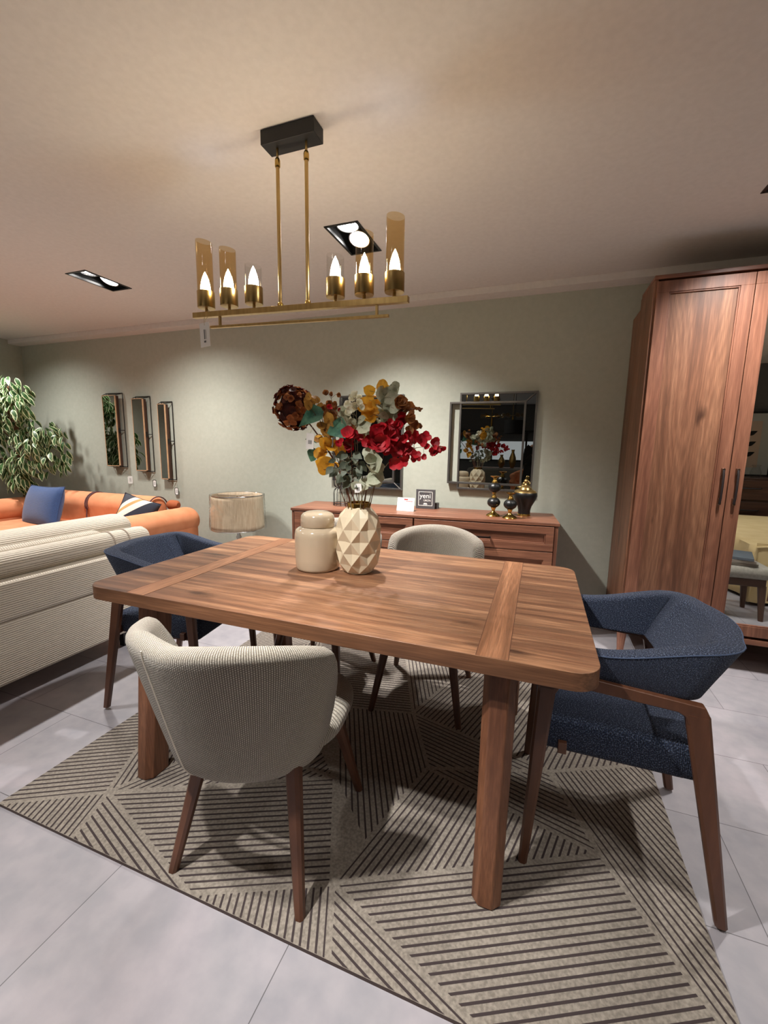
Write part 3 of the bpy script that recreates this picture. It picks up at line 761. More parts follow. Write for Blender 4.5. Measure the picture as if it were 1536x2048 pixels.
for k, (x, ztop, gm) in enumerate(((-1.405, 2.15, M_amber), (-1.283, 2.104, M_amber), (-1.157, 2.024, M_clear), (-.782, 2.014, M_clear), (-.662, 2.077, M_amber), (-.542, 2.115, M_amber))):
    z0 = zb(x)+.006; base = z0+.012; rr = .0355
    bm = BM(); lathe(bm, [(.006, lz(z0)), (.006, lz(base+.003)), (rr, lz(base+.004)), (rr+.0008, lz(base+.006)), (rr+.0008, lz(base+.07)), (rr-.002, lz(base+.07)), (rr-.003, lz(base+.008)), (.004, lz(base+.008))], 32, L_(x))
    cp = obj('candle_cup', bm, M_brass, chd)
    bm = BM(); rings = []
    for zz, sl in ((base+.01, 0), (base+.06, 0), (ztop-.03, .0), (ztop-.004, .5), (ztop, .62)):
        rings.append([(L_(x)+.033*math.cos(a), .033*math.sin(a), lz(zz)+sl*(-.006*math.cos(a))) for a in [2*PI*i/36 for i in range(36)]])
    loft(bm, rings, caps=False); obj('glass_tube', bm, gm, cp, sharp=80)
    bm = BM(); prof = [(.0135, .0), (.0185, .012), (.0205, .028), (.0190, .046), (.0145, .066), (.0085, .084), (.0025, .096), (.0006, .100)]
    lathe(bm, [(r_, lz(base+.052)+z_) for r_, z_ in prof], 20, L_(x)); obj('bulb', bm, M_bulb, cp, sharp=80)
    bm = BM(); lathe(bm, [(.012, lz(base+.008)), (.012, lz(base+.052))], 16, L_(x)); obj('bulb_socket', bm, M_brass, cp)
ct = thing('price_tag', 'white paper price tag hanging from the left end of the brass chandelier', 'price tag', (-1.402, CY_-.02, 1.768))
bm = BM(); box(bm, -.03, .03, -.0006, .0006, -.05, .05); cd_ = obj('card', bm, M_paper, ct, smooth=False); cd_.rotation_euler = (0, R(-2), R(-8))
bm = BM(); box(bm, -.004, .001, -.0014, -.0006, -.018, .022); box(bm, .006, .008, -.0014, -.0006, -.018, .02); box(bm, -.006, .006, -.0014, -.0006, -.032, -.024)
obj('print', bm, M_ink, cd_, smooth=False)
bm = BM(); tube(bm, [(0, 0, .038), (-.004, 0, .06), (-.012, .02, .085), (-.010, .02, .105), (.0, .02, .108), (.010, .02, .105), (.010, .02, .085), (.004, 0, .06), (0, 0, .038)], .0011, 5); obj('string', bm, M_string, ct)

# ------------------------------------------------------------------ ginger jar and faceted vase on the table
ZT = .7606
jar = thing('ginger_jar', 'plain beige glazed jar with domed lid, left of the faceted vase', 'jar', (-.902, 1.625, ZT))
bm = BM(); lathe(bm, [(.088, 0), (.094, .004), (.0965, .012), (.099, .05), (.1005, .10), (.101, .150), (.099, .166), (.094, .176), (.083, .184), (.072, .188), (.070, .194), (.06, .195)], 56)
obj('body', bm, M_cream, jar, sharp=60)
bm = BM(); lathe(bm, [(.073, .191), (.0745, .194), (.0745, .222), (.072, .236), (.065, .246), (.050, .253), (.028, .2565), (.001, .2575)], 56)
obj('lid', bm, M_cream, jar, sharp=60)
vase = thing('faceted_vase', 'ivory vase with diamond facets and gold rim holding the flowers', 'vase', (-.714, 1.645, ZT))
bm = BM(); rings = [(.058, .0), (.066, .006), (.089, .044), (.097, .094), (.098, .145), (.097, .196), (.088, .246), (.050, .286)]
V = []
for k, (r_, z_) in enumerate(rings):
    off = .5*(k % 2)+.1
    V.append([bm.verts.new((r_*math.cos(2*PI*(i+off)/8), r_*math.sin(2*PI*(i+off)/8), z_)) for i in range(8)])
mids = [[bm.verts.new(((r_[i].co+r_[(i+1) % 8].co)/2*(.90 if 0 < kk < 7 else 1)).to_tuple()[:2]+(r_[i].co.z,)) for i in range(8)] for kk, r_ in enumerate(V)]
for k in range(len(V)-1):
    a, b = V[k], V[k+1]; s = k % 2
    for i in range(8):
        i2 = (i+1) % 8; MA, MB = mids[k], mids[k+1]
        if s == 0: up, lo_t, apex_b, apex_a = (a[i], a[i2]), (b[i], b[i2]), b[i], a[i2]
        else: up, lo_t, apex_b, apex_a = (a[i], a[i2]), (b[i], b[i2]), b[i2], a[i]
        for p, q in ((up[0], MA[i]), (MA[i], up[1])): bm.faces.new((p, q, apex_b))
        for p, q in ((lo_t[0], MB[i]), (MB[i], lo_t[1])): bm.faces.new((q, p, apex_a))
bm.faces.new([x for i in range(8) for x in (V[0][i], mids[0][i])][::-1])
obj('body', bm, M_cream2, vase, bevel=.0012, smooth=False)
bm = BM(); lathe(bm, [(.048, .281), (.0515, .283), (.0525, .302), (.050, .304), (.046, .303), (.045, .27)], 8); obj('gold_rim', bm, M_gold, vase)
bm = BM(); lathe(bm, [(.045, .27), (.001, .268)], 8); obj('dark_inside', bm, M_blackmatte, vase)

# ------------------------------------------------------------------ flowers: leaves, petals and stems
def leaf(bm, p, d, n, ln, wd_, fold=.15, curl=.15, shape='oval', uvL=None):
    """a leaf blade from p along d with face normal n"""
    d = d.normalized(); n = (n-d*n.dot(d))
    if n.length < .01: n = d.orthogonal()
    n.normalize(); s = d.cross(n)
    prof = {'oval': (.0, .62, .95, 1., .86, .5, .0), 'round': (.15, .8, 1., 1., .93, .68, .0), 'long': (.0, .5, .9, 1., .75, .4, 0), 'heart': (.3, 1., 1.0, .82, .56, .28, 0)}[shape]
    m = len(prof); mid, le, ri = [], [], []
    for i, w_ in enumerate(prof):
        t_ = i/(m-1); q = p+d*ln*t_-n*curl*ln*t_*t_
        mid.append(bm.verts.new(q)); h = w_*wd_/2
        le.append(bm.verts.new(q+s*h+n*fold*h)); ri.append(bm.verts.new(q-s*h+n*fold*h))
    L = bm.loops.layers.uv.verify()
    for i in range(m-1):
        for side, sg in ((le, 0), (ri, 1)):
            f = bm.faces.new((mid[i], mid[i+1], side[i+1], side[i]))
            for lp, (a, b) in zip(f.loops, ((.0, i), (.0, i+1), (1., i+1), (1., i))): lp[L].uv = (a, b/(m-1))
def leafmat(name, a, b, rough=.6, trans=.25, edge=None):
    t = NT(name); tc = t.n('ShaderNodeTexCoord'); nz = t.n('ShaderNodeTexNoise', Scale=30., Detail=3.); t.l(tc.outputs['Object'], nz.inputs['Vector'])
    col = t.ramp(nz.outputs['Fac'], [(.35, a), (.65, b)])
    if edge:
        sp = t.n('ShaderNodeSeparateXYZ'); t.l(tc.outputs['UV'], sp.inputs[0])
        nn = t.n('ShaderNodeMath', operation='MULTIPLY_ADD'); nn.inputs[1].default_value = .35; t.l(nz.outputs['Fac'], nn.inputs[0]); t.l(sp.outputs[0], nn.inputs[2])
        ef = t.ramp(nn.outputs[0], [(.80, (0, 0, 0, 1)), (.92, (1, 1, 1, 1))]); col = t.mix(ef, col, edge)
    t.l(col, t.b.inputs['Base Color']); t.b.inputs['Roughness'].default_value = rough
    tr = t.n('ShaderNodeBsdfTranslucent'); t.l(col, tr.inputs[0]); mx = t.n('ShaderNodeMixShader'); mx.inputs[0].default_value = trans
    t.l(t.b.outputs[0], mx.inputs[1]); t.l(tr.outputs[0], mx.inputs[2]); t.l(mx.outputs[0], t.out.inputs[0]); return t.m
LM = dict(yel=leafmat('yellow_silk', c(212, 150, 32), c(238, 184, 62)), ochre=leafmat('ochre_silk', c(150, 108, 44), c(190, 144, 66)),
          sage=leafmat('sage_silk', c(150, 156, 130), c(190, 192, 168)), green=leafmat('blue_green_silk', c(42, 92, 74), c(84, 134, 108)),
          dgreen=leafmat('grey_green_silk', c(66, 76, 62), c(104, 112, 94)), white=leafmat('white_silk', c(234, 232, 206), c(246, 244, 226)),
          red=leafmat('crimson_silk', c(130, 6, 20), c(196, 18, 38)), brown=leafmat('copper_silk', c(104, 56, 24), c(176, 116, 62)),
          burg=leafmat('burgundy_silk', c(62, 20, 18), c(96, 36, 24)), hyd=leafmat('rust_silk', c(140, 72, 36), c(196, 130, 78)))
M_stem = noisy('brown_stem', c(70, 40, 26), c(104, 62, 40), 40, .7)
M_stem_g = noisy('pale_stem', c(120, 112, 88), c(146, 138, 112), 40, .7)
VX, VY, VZ = -.714, 1.645, 1.062
def bez(p0, p1, p2, n=10):
    return [p0.lerp(p1, k/n).lerp(p1.lerp(p2, k/n), k/n) for k in range(n+1)]
def branch(name, label, cat, tip, bend, heads, stem_mat=M_stem, r=.003, slot=(0, 0), grp='artificial flower stems in the vase'):
    """heads: (part name, material key, [(x, z, radius)], kind)"""
    root = Vector((VX+slot[0]*.5, VY+slot[1]*.5, VZ-.12)); t = thing(name, label, cat, root, 0, grp)
    neck = Vector((slot[0]*.5, slot[1]*.5, .12)); tp = Vector(tip)-root; bd = Vector(bend)-root
    path = [Vector((0, 0, 0)), neck*.6]+bez(neck, bd, tp, 12)[0:]
    bm = BM(); tube(bm, path, [r*(1-.5*i/(len(path)-1)) for i in range(len(path))], 7)
    tips = []
    parts = []
    for pn, mk, pts, kind in heads:
        if kind != 'oval' and kind != 'heart' and len(pts) > 3: pts = pts+[(x+random.uniform(-.022, .022), z+random.uniform(-.024, .018), r_*random.uniform(.6, .85)) for x, z, r_ in pts for _ in (0, 1)]
        b2 = BM(); b2.loops.layers.uv.verify()
        for x, z, rad in pts:
            rad *= 1.3
            y = tip[1]+random.uniform(-.05, .05); p = Vector((x, y, z))-root
            near = min(path[2:], key=lambda q: (q-p).length+.6*max(0, q.z-p.z+.01))
            mid = near.lerp(p, .55)+Vector((0, 0, .008)); tube(bm, [near, mid, p], r*.35, 5)
            out = (p-near).normalized() if (p-near).length > .005 else Vector((0, -1, .3))
            cam = Vector((.35, -.9, .15))
            if kind == 'single':
                dr = (out+Vector((random.uniform(-.5, .5), random.uniform(-.3, .2), random.uniform(-.3, .5)))).normalized()
                leaf(b2, p-dr*rad, dr, cam+Vector((random.uniform(-.5, .5), random.uniform(-.3, .3), random.uniform(-.5, .5))), rad*2.1, rad*1.9, .2, .2, 'round')
            elif kind == 'oval' or kind == 'heart':
                dr = (out*.6+Vector((random.uniform(-.3, .3), -.1, random.uniform(-.9, -.2)))).normalized()
                leaf(b2, p-dr*rad*.9, dr, cam+Vector((random.uniform(-.4, .4), 0, random.uniform(-.3, .5))), rad*2.5, rad*1.6, .22, .2, 'heart' if kind == 'heart' else 'long')
            else:   # blossom of several petals
                np_ = 5 if kind == 'blossom' else 3
                ax = (cam+Vector((random.uniform(-.6, .6), random.uniform(-.4, .4), random.uniform(-.5, .5)))).normalized()
                u = ax.orthogonal().normalized(); v = ax.cross(u); a0 = random.uniform(0, 6)
                for q in range(np_):
                    a = a0+2*PI*q/np_; dr = (u*math.cos(a)+v*math.sin(a)+ax*random.uniform(.1, .8))
                    leaf(b2, p, dr, ax-dr*.3, rad*1.25, rad*1.35, .3, -.1, 'round')
        parts.append((pn, b2, mk))
    s = obj('stem', bm, stem_mat, t)
    for pn, b2, mk in parts: obj(pn, b2, LM[mk], t, sharp=70)
    return t, root, path
# hydrangea
t, root, path = branch('hydrangea_stem', 'big rust and burgundy hydrangea head leaning left out of the vase', 'flower', (-1.0, 1.65, 1.445), (-.80, 1.65, 1.24), [], r=.0055, slot=(-.04, 0))
for pn, mk, frac in (('burgundy_petals', 'burg', .55), ('rust_petals', 'hyd', .45)):
    b2 = BM(); cc = Vector((-1.03, 1.65, 1.462))-root; n = int(190*frac)
    for k in range(n):
        a = random.uniform(0, 2*PI); zc_ = random.uniform(-1, 1); rr = math.sqrt(1-zc_*zc_)
        d = Vector((rr*math.cos(a), rr*math.sin(a), zc_)); p = cc+Vector((d.x*.082, d.y*.07, d.z*.088))*random.uniform(.85, 1.08)
        u = d.orthogonal().normalized(); v = d.cross(u); a0 = random.uniform(0, 6)
        for q in range(4):
            an = a0+q*PI/2; leaf(b2, p, u*math.cos(an)+v*math.sin(an)+d*random.uniform(.1, .5), d, .019, .02, .25, -.15, 'round')
    obj(pn, b2, LM[mk], t, sharp=70)
b2 = BM(); lathe(b2, [(.001, -.07), (.05, -.05), (.066, 0), (.05, .05), (.001, .07)], 14)
for v in b2.verts: v.co += cc
obj('flower_core', b2, LM['burg'], t)
branch('leafy_branch', 'drooping green leaves on a thin branch under the hydrangea', 'foliage', (-.95, 1.62, 1.31), (-.84, 1.62, 1.26),
       [('leaves', 'green', [(-.95, 1.324, .026), (-.941, 1.266, .027)], 'oval')], r=.002, slot=(-.05, -.03))
branch('leafy_branch', 'two broad blue-green leaves in the middle of the bouquet', 'foliage', (-.83, 1.60, 1.40), (-.76, 1.60, 1.25),
       [('leaves', 'green', [(-.888, 1.425, .037), (-.780, 1.372, .042)], 'heart'), ], r=.002, slot=(-.03, -.05))
branch('leafy_branch', 'yellow leaf branch at lower left of the bouquet', 'foliage', (-.85, 1.60, 1.36), (-.78, 1.60, 1.22),
       [('leaves', 'yel', [(-.848, 1.325, .023), (-.803, 1.292, .025), (-.839, 1.225, .029), (-.882, 1.269, .021), (-.825, 1.31, .02)], 'single'),
        ('ochre_leaves', 'ochre', [(-.838, 1.367, .027), (-.852, 1.39, .02), (-.824, 1.399, .022), (-.86, 1.35, .02), (-.912, 1.477, .02), (-.9, 1.493, .016)], 'single')], r=.0024, slot=(-.03, .03))
branch('eucalyptus_branch', 'yellow and sage round-leaved branch rising highest in the bouquet', 'foliage', (-.61, 1.66, 1.53), (-.66, 1.66, 1.32),
       [('leaves', 'yel', [(-.622, 1.544, .022), (-.663, 1.522, .018), (-.649, 1.462, .027), (-.684, 1.469, .027), (-.671, 1.432, .025), (-.66, 1.445, .025)], 'single'),
        ('sage_leaves', 'sage', [(-.611, 1.511, .028), (-.583, 1.533, .022), (-.572, 1.492, .024), (-.601, 1.451, .03), (-.558, 1.435, .025), (-.585, 1.41, .03), (-.615, 1.42, .024), (-.545, 1.411, .02), (-.59, 1.47, .026), (-.64, 1.40, .02)], 'single')],
       M_stem_g, .0024, slot=(.02, .02))
branch('eucalyptus_branch', 'pale sage round leaves low at the right above the vase rim', 'foliage', (-.61, 1.58, 1.24), (-.66, 1.58, 1.15),
       [('leaves', 'sage', [(-.599, 1.232, .034), (-.61, 1.182, .03), (-.667, 1.148, .02), (-.63, 1.26, .024)], 'single')], M_stem_g, .002, slot=(.03, -.05))
branch('eucalyptus_branch', 'pale sage leaf branch in the upper middle beside white blossom', 'foliage', (-.74, 1.64, 1.43), (-.73, 1.64, 1.25),
       [('leaves', 'sage', [(-.677, 1.374, .027), (-.789, 1.434, .027), (-.752, 1.4, .02), (-.70, 1.40, .02), (-.66, 1.35, .022)], 'single')], M_stem_g, .002, slot=(0, .04))
branch('leafy_branch', 'dusty grey-green small leaves crowding the vase mouth', 'foliage', (-.74, 1.60, 1.26), (-.73, 1.60, 1.18),
       [('leaves', 'dgreen', [(-.796+random.uniform(-.02, .12), 1.14+random.uniform(0, .13), random.uniform(.010, .018)) for k in range(34)], 'oval')], M_stem_g, .002, slot=(-.01, -.06))
branch('blossom_spray', 'small white blossoms at the top middle of the bouquet', 'flower', (-.718, 1.62, 1.48), (-.71, 1.62, 1.3),
       [('petals', 'white', [(-.718, 1.485, .016), (-.743, 1.455, .017), (-.7, 1.469, .015), (-.727, 1.465, .014), (-.712, 1.50, .010)], 'blossom')], M_stem_g, .002, slot=(.01, -.02))
branch('orchid_spray', 'crimson blossoms on a spray reaching furthest right from the vase', 'flower', (-.36, 1.63, 1.30), (-.60, 1.63, 1.33),
       [('petals', 'red', [(-.484, 1.342, .022), (-.443, 1.327, .02), (-.386, 1.324, .015), (-.359, 1.293, .010), (-.398, 1.283, .015), (-.451, 1.27, .014), (-.476, 1.265, .012), (-.506, 1.291, .021), (-.526, 1.238, .022), (-.557, 1.302, .022), (-.515, 1.305, .02)], 'tri')], M_stem_g, .0022, slot=(.05, -.01))
branch('orchid_spray', 'dense crimson blossom cluster at the right of the bouquet', 'flower', (-.56, 1.60, 1.38), (-.65, 1.60, 1.22),
       [('petals', 'red', [(-.61, 1.358, .026), (-.606, 1.335, .025), (-.579, 1.316, .029), (-.539, 1.342, .023), (-.53, 1.409, .018), (-.532, 1.39, .017), (-.569, 1.348, .024), (-.62, 1.315, .02), (-.59, 1.375, .018)], 'blossom')], M_stem, .0022, slot=(.04, -.04))
branch('orchid_spray', 'small crimson blossoms in the middle of the bouquet under green leaf', 'flower', (-.72, 1.58, 1.35), (-.72, 1.58, 1.2),
       [('petals', 'red', [(-.744, 1.303, .018), (-.713, 1.347, .021), (-.654, 1.321, .018), (-.73, 1.33, .012), (-.806, 1.457, .008)], 'blossom')], M_stem, .002, slot=(0, -.05))
branch('dried_flower_spray', 'copper brown blossoms at the upper right of the bouquet', 'flower', (-.52, 1.66, 1.47), (-.62, 1.66, 1.28),
       [('petals', 'brown', [(-.527, 1.475, .021), (-.529, 1.45, .02), (-.492, 1.415, .017), (-.488, 1.389, .016), (-.456, 1.445, .007), (-.52, 1.46, .018)], 'blossom')], M_stem, .002, slot=(.04, .04))
branch('dried_flower_spray', 'copper brown buds between hydrangea and green leaves', 'flower', (-.852, 1.66, 1.50), (-.79, 1.66, 1.3),
       [('petals', 'brown', [(-.864, 1.476, .014), (-.852, 1.515, .010), (-.833, 1.471, .012), (-.838, 1.428, .016), (-.864, 1.451, .014), (-.729, 1.368, .016), (-.683, 1.347, .016), (-.75, 1.385, .014)], 'blossom')], M_stem, .002, slot=(-.02, .04))
def card_tag(label, x, y, z, w_, h_, rz, ry, up):
    t = thing('price_tag', label, 'price tag', (x, y, z), rz)
    bm = BM(); box(bm, -w_/2, w_/2, -.0005, .0005, -h_/2, h_/2); k = obj('card', bm, M_paper, t, smooth=False); k.rotation_euler = (0, ry, 0)
    bm = BM()
    for i in range(4): box(bm, -.007+i*.004, -.005+i*.004, -.0012, -.0004, -.012, .004)
    obj('print', bm, M_ink, k, smooth=False)
    bm = BM(); tube(bm, [(0, 0, h_/2-.002), (.004, .01, h_/2+up*.5), (.0, .03, h_/2+up)], .0008, 5); obj('string', bm, M_string, t)
card_tag('white barcode tag on the hydrangea stem', -.884, 1.535, 1.318, .033, .064, R(10), R(4), .03)
card_tag('small grey tag hanging just above the vase rim', -.674, 1.545, 1.135, .034, .036, R(-10), R(-6), .03)

# ------------------------------------------------------------------ things on the sideboard
def sbp(x, y):   # sideboard local -> world
    a = R(4.2); return (-.8405+x*math.cos(a)-y*math.sin(a), 2.945+x*math.sin(a)+y*math.cos(a))
# candle holders
def ribs(n, amt): return lambda a, z: 1-amt*abs(math.sin(n*a/2))**.6*0+amt*math.cos(n*a)
def candle(label, x, y, balls):
    t = thing('candle_holder', label, 'candle holder', (x, y, ZS+.0005), 0, 'black and gold candle holders')
    bm = BM(); z = .0
    lathe(bm, [(.05, 0), (.052, .004), (.046, .012), (.026, .022), (.013, .034), (.011, .042), (.016, .056), (.02, .064)], 36); obj('gold_base', bm, M_gold, t, sharp=50)
    z = .064
    for k in range(balls):
        bm = BM(); pr = []
        for i in range(13):
            a = -PI/2+PI*i/12; pr.append((max(.012, .047*math.cos(a)), z+.036+.038*math.sin(a)))
        lathe(bm, pr, 64, mod=lambda a, z_: 1-.035*abs(math.cos(7*a))**6); obj('black_ball', bm, M_blackcer, t, sharp=80); z += .070
        bm = BM()
        if k < balls-1:
            lathe(bm, [(.02, z), (.019, z+.006), (.012, z+.018), (.010, z+.024), (.014, z+.034), (.016, z+.042)], 28); z += .040
        else:
            lathe(bm, [(.022, z-.002), (.022, z+.004), (.016, z+.018), (.011, z+.026), (.014, z+.036), (.034, z+.046), (.036, z+.050), (.02, z+.050), (.012, z+.044), (.001, z+.044)], 32)
        obj('gold_neck', bm, M_gold, t, sharp=50)
candle('tall black and gold candle holder with two ribbed balls', -.296, 3.16, 2)
candle('short black and gold candle holder with one ribbed ball', -.176, 3.105, 1)
urn = thing('lidded_urn', 'black matte urn with gold lid and ball finial on sideboard', 'urn', (-.085, 3.28, ZS+.0005))
bm = BM(); lathe(bm, [(.045, .0), (.048, .006), (.045, .016)], 40); obj('gold_foot', bm, M_gold, urn)
bm = BM(); lathe(bm, [(.044, .014), (.043, .04), (.050, .07), (.066, .10), (.080, .128), (.086, .15), (.083, .170), (.072, .184), (.06, .190)], 48); obj('body', bm, M_blackcer, urn, sharp=60)
bm = BM(); lathe(bm, [(.082, .174), (.072, .187), (.058, .194), (.05, .196), (.048, .2)], 48); obj('gold_band', bm, M_brass, urn)
bm = BM(); lathe(bm, [(.046, .198), (.046, .204), (.034, .214), (.022, .222), (.012, .228), (.008, .238), (.013, .242), (.0165, .252), (.015, .262), (.008, .270), (.001, .272)], 36); obj('lid', bm, M_brass, urn, sharp=60)
# sign
sg = thing('table_sign', 'dark grey square sign with white lettering on the sideboard', 'sign', (-.845, 3.30, ZS+.0005), R(4))
bm = BM(); box(bm, -.0775, .0775, -.008, .008, 0, .155); obj('sign_panel', bm, plain('charcoal_sign', c(74, 72, 74), .5), sg, bevel=.001)
bm = BM(); box(bm, .03, .10, .02, .07, 0, .045); obj('support_block', bm, plain('charcoal_block', c(60, 58, 58), .5), sg)
bm = BM(); q = .057; y0 = -.0092
for a in ((-q, q, .024, .0275), (-q, q, .1345, .138), (-q, -q+.0035, .024, .138), (q-.0035, q, .024, .138)): box(bm, a[0], a[1], y0, -.008, a[2], a[3])
M_wprint = plain('white_print', c(240, 238, 232), .6)
obj('white_border', bm, M_wprint, sg, smooth=False)
text('lettering', 'yeni', .056, M_wprint, sg, (-.002, -.0088, .086), (PI/2, 0, 0))
text('lettering', '\u00dcR\u00dcN', .0215, M_wprint, sg, (.014, -.0088, .060), (PI/2, 0, 0))
bm = BM()
pl = [(-.018, .034), (.018, .034), (.012, .042), (-.012, .042)]
f0 = [bm.verts.new((a, -.0092, b)) for a, b in pl]; bm.faces.new(f0)
box(bm, -.012, .012, -.0092, -.0082, .0435, .0465)
obj('small_logo', bm, M_wprint, sg, smooth=False)
# price card in acrylic stand
pc = thing('price_card_stand', 'white printed price card in a clear stand on the sideboard', 'price card', (-.955, 3.10, ZS+.0005), R(2))
bm = BM(); v = [(-.068, -.0, .0), (.068, -.0, .0), (.068, .03, .10), (-.068, .03, .10)]
loft(bm, [[(a, b-.001, z_) for a, b, z_ in v], [(a, b+.001, z_) for a, b, z_ in v]]); obj('card', bm, M_paper, pc, smooth=False)
bm = BM(); box(bm, -.07, .07, -.01, .05, 0, .003); obj('acrylic_base', bm, M_clear, pc)
def card_strip(bm, x0_, x1_, z0_, z1_):
    vs2 = [bm.verts.new((x, z_*.3-.0018, z_)) for x, z_ in ((x0_, z0_), (x1_, z0_), (x1_, z1_), (x0_, z1_))]; bm.faces.new(vs2)
bm = BM(); card_strip(bm, -.015, .015, .082, .093); card_strip(bm, .0, .055, .074, .0765); obj('red_print', bm, M_red_ink, pc, smooth=False)
bm = BM(); card_strip(bm, -.055, .055, .071, .0735)
for i in range(4): card_strip(bm, -.055, .04-.006*(i % 2), .062-.007*i, .0635-.007*i)
card_strip(bm, .032, .056, .014, .018); card_strip(bm, -.055, -.02, .016, .018); card_strip(bm, .045, .056, .083, .091)
obj('grey_print', bm, plain('pale_grey_print', c(160, 160, 168), .8), pc, smooth=False)
# black wire lantern
ln = thing('wire_lantern', 'black wire hourglass lantern on the sideboard behind the flowers', 'lantern', (-1.53, 3.19, ZS+.0005))
bm = BM()
def ring(bm, r, z, t_=.0025): tube(bm, [(r*math.cos(2*PI*k/28), r*math.sin(2*PI*k/28), z) for k in range(28)], t_, 6, closed=True)
for k in range(14):
    a = 2*PI*k/14; cs, sn = math.cos(a), math.sin(a)
    tube(bm, [(r_*cs, r_*sn, z_) for r_, z_ in ((.078, .0), (.078, .10), (.074, .125), (.062, .140), (.048, .145), (.062, .152), (.075, .168), (.078, .19), (.078, .27), (.070, .30), (.05, .315))], .0022, 5)
for r_, z_ in ((.078, .002), (.078, .02), (.05, .145), (.05, .315)): ring(bm, r_, z_)
obj('wire_cage', bm, M_black, ln)
bm = BM(); lathe(bm, [(.04, .0), (.042, .01), (.042, .11), (.04, .11), (.038, .012), (.001, .012)], 24); obj('glass_cup', bm, M_clear, ln)

# ------------------------------------------------------------------ table lamp with wrapped shade
st = thing('side_table', 'small round side table under the wrapped lamp, hidden behind dining table', 'side table', (-2.585, 3.16, 0))
bm = BM(); lathe(bm, [(.18, .22), (.185, .225), (.185, .245), (.18, .25)], 36); obj('tabletop', bm, M_ward_x, st)
bm = BM(); lathe(bm, [(.14, 0), (.14, .01), (.02, .02), (.018, .22)], 24); obj('pedestal', bm, M_black, st)
lm = thing('table_lamp', 'glass table lamp with beige shade still in clear plastic wrap', 'lamp', (-2.585, 3.16, .2505))
bm = BM(); lathe(bm, [(.06, 0), (.062, .006), (.03, .02), (.018, .04), (.035, .07), (.045, .11), (.03, .15), (.018, .18), (.026, .20), (.016, .22), (.012, .26)], 28); obj('glass_base', bm, plain('smoky_crystal', c(190, 190, 190), .05, 0, **{'Transmission Weight': .8}), lm, sharp=70)
def shade_r(a, z): return 1+.006*math.sin(23*a+2*math.sin(9*z))+.004*math.sin(61*a)
zs0, zs1 = .285, .595
bm = BM()
rings = [[((.224+.012*(1-k/8))*math.cos(a), (.224+.012*(1-k/8))*math.sin(a), zs0+(zs1-zs0)*k/8) for a in [2*PI*i/72 for i in range(72)]] for k in range(9)]
loft(bm, rings, caps=False)
sh = obj('lamp_shade', bm, noisy('beige_pleated_shade', c(176, 156, 130), c(200, 182, 156), 14, .8, stretch=(6, 6, .6)), lm, sharp=80)
sh.modifiers.new('solid', 'SOLIDIFY').thickness = .003
bm = BM(); rings = []
for k in range(25):
    z = zs0-.004+(zs1-zs0+.010)*k/24
    rings.append([((.238+.012*(1-k/24)+.004*math.sin(17*a+8*math.sin(5*z*6+a*2))+.003*random.uniform(-1, 1))*math.cos(a), (.238+.012*(1-k/24)+.004*math.sin(17*a+8*math.sin(5*z*6+a*2)))*math.sin(a), z) for a in [2*PI*i/120 for i in range(120)]])
loft(bm, rings, caps=False); obj('plastic_wrap', bm, thin_glass('plastic_wrap', (.97, .97, .96, 1), .10, .16), sh, sharp=80)
bm = BM()
for r_, z_ in ((.226, zs1), (.237, zs0)): tube(bm, [(r_*math.cos(2*PI*k/48), r_*math.sin(2*PI*k/48), z_) for k in range(48)], .0035, 6, closed=True)
tube(bm, [(-.222, 0, zs1-.012), (.222, 0, zs1-.012)], .003, 6); tube(bm, [(0, -.222, zs1-.012), (0, .222, zs1-.012)], .003, 6)
tube(bm, [(0, 0, .26), (0, 0, zs1-.01)], .006, 8)
obj('shade_ring', bm, M_chrome, lm)

# ------------------------------------------------------------------ white corduroy sofa (seen from behind)
def roll_cushion(r, y0, y1, x, z, sx=1., sz=1.):
    bm = BM(); L = bm.loops.layers.uv.verify(); n = 28; V = []; ys_ = [y0, y0+.004, y0+.02, y0+.05]+[y0+.05+(y1-y0-.1)*k/14 for k in range(1, 14)]+[y1-.05, y1-.02, y1-.004, y1]
    rs = [.55, .8, .95, 1.]+[1.]*13+[1., .95, .8, .55]
    for yy, k in zip(ys_, rs): V.append([bm.verts.new((x+r*k*sx*math.cos(2*PI*i/n), yy, z+r*k*sz*math.sin(2*PI*i/n))) for i in range(n)])
    for a in range(len(V)-1):
        for i in range(n):
            f = bm.faces.new((V[a][i], V[a+1][i], V[a+1][(i+1) % n], V[a][(i+1) % n]))
            for lp, (p, q) in zip(f.loops, ((a, i), (a+1, i), (a+1, i+1), (a, i+1))): lp[L].uv = (ys_[p], q/n*2*PI*r)
    bm.faces.new(V[0]); bm.faces.new(V[-1]); return bm
ws = thing('sofa', 'ivory corduroy sofa seen from behind at the left edge', 'sofa', (-2.36, .95, 0))
yA, yB = -1.15, 1.03
obj('base', rbox(-.95, -.01, yA, yB-.02, .115, .44, .02), M_cord, ws, uv=True)
obj('back_frame', rbox(-.27, .0, yA, yB-.02, .435, .63, .018), M_cord, ws, uv=True)
obj('back_roll', roll_cushion(.062, yA, yB+.09, -.115, .685, 1.15, 1.1), M_cord, ws)
for y in (-.62, .12, .86):
    bm = BM()
    for d in (0, .10): tube(bm, [(-.115+.074*math.cos(a), y+d*(1 if y > .5 else .3), .685+.072*math.sin(a)) for a in [R(-20+k*16) for k in range(13)]], .0045, 6)
    obj('seam', bm, plain('taupe_piping', c(186, 172, 158), .9), ws)
obj('headrest_cushion', roll_cushion(.085, yA, yB+.12, -.36, .735, 1.5, .95), M_cord, ws)
obj('back_cushion', rbox(-.48, -.19, yA+.2, yB-.1, .43, .76, .07), M_cord, ws, uv=True)
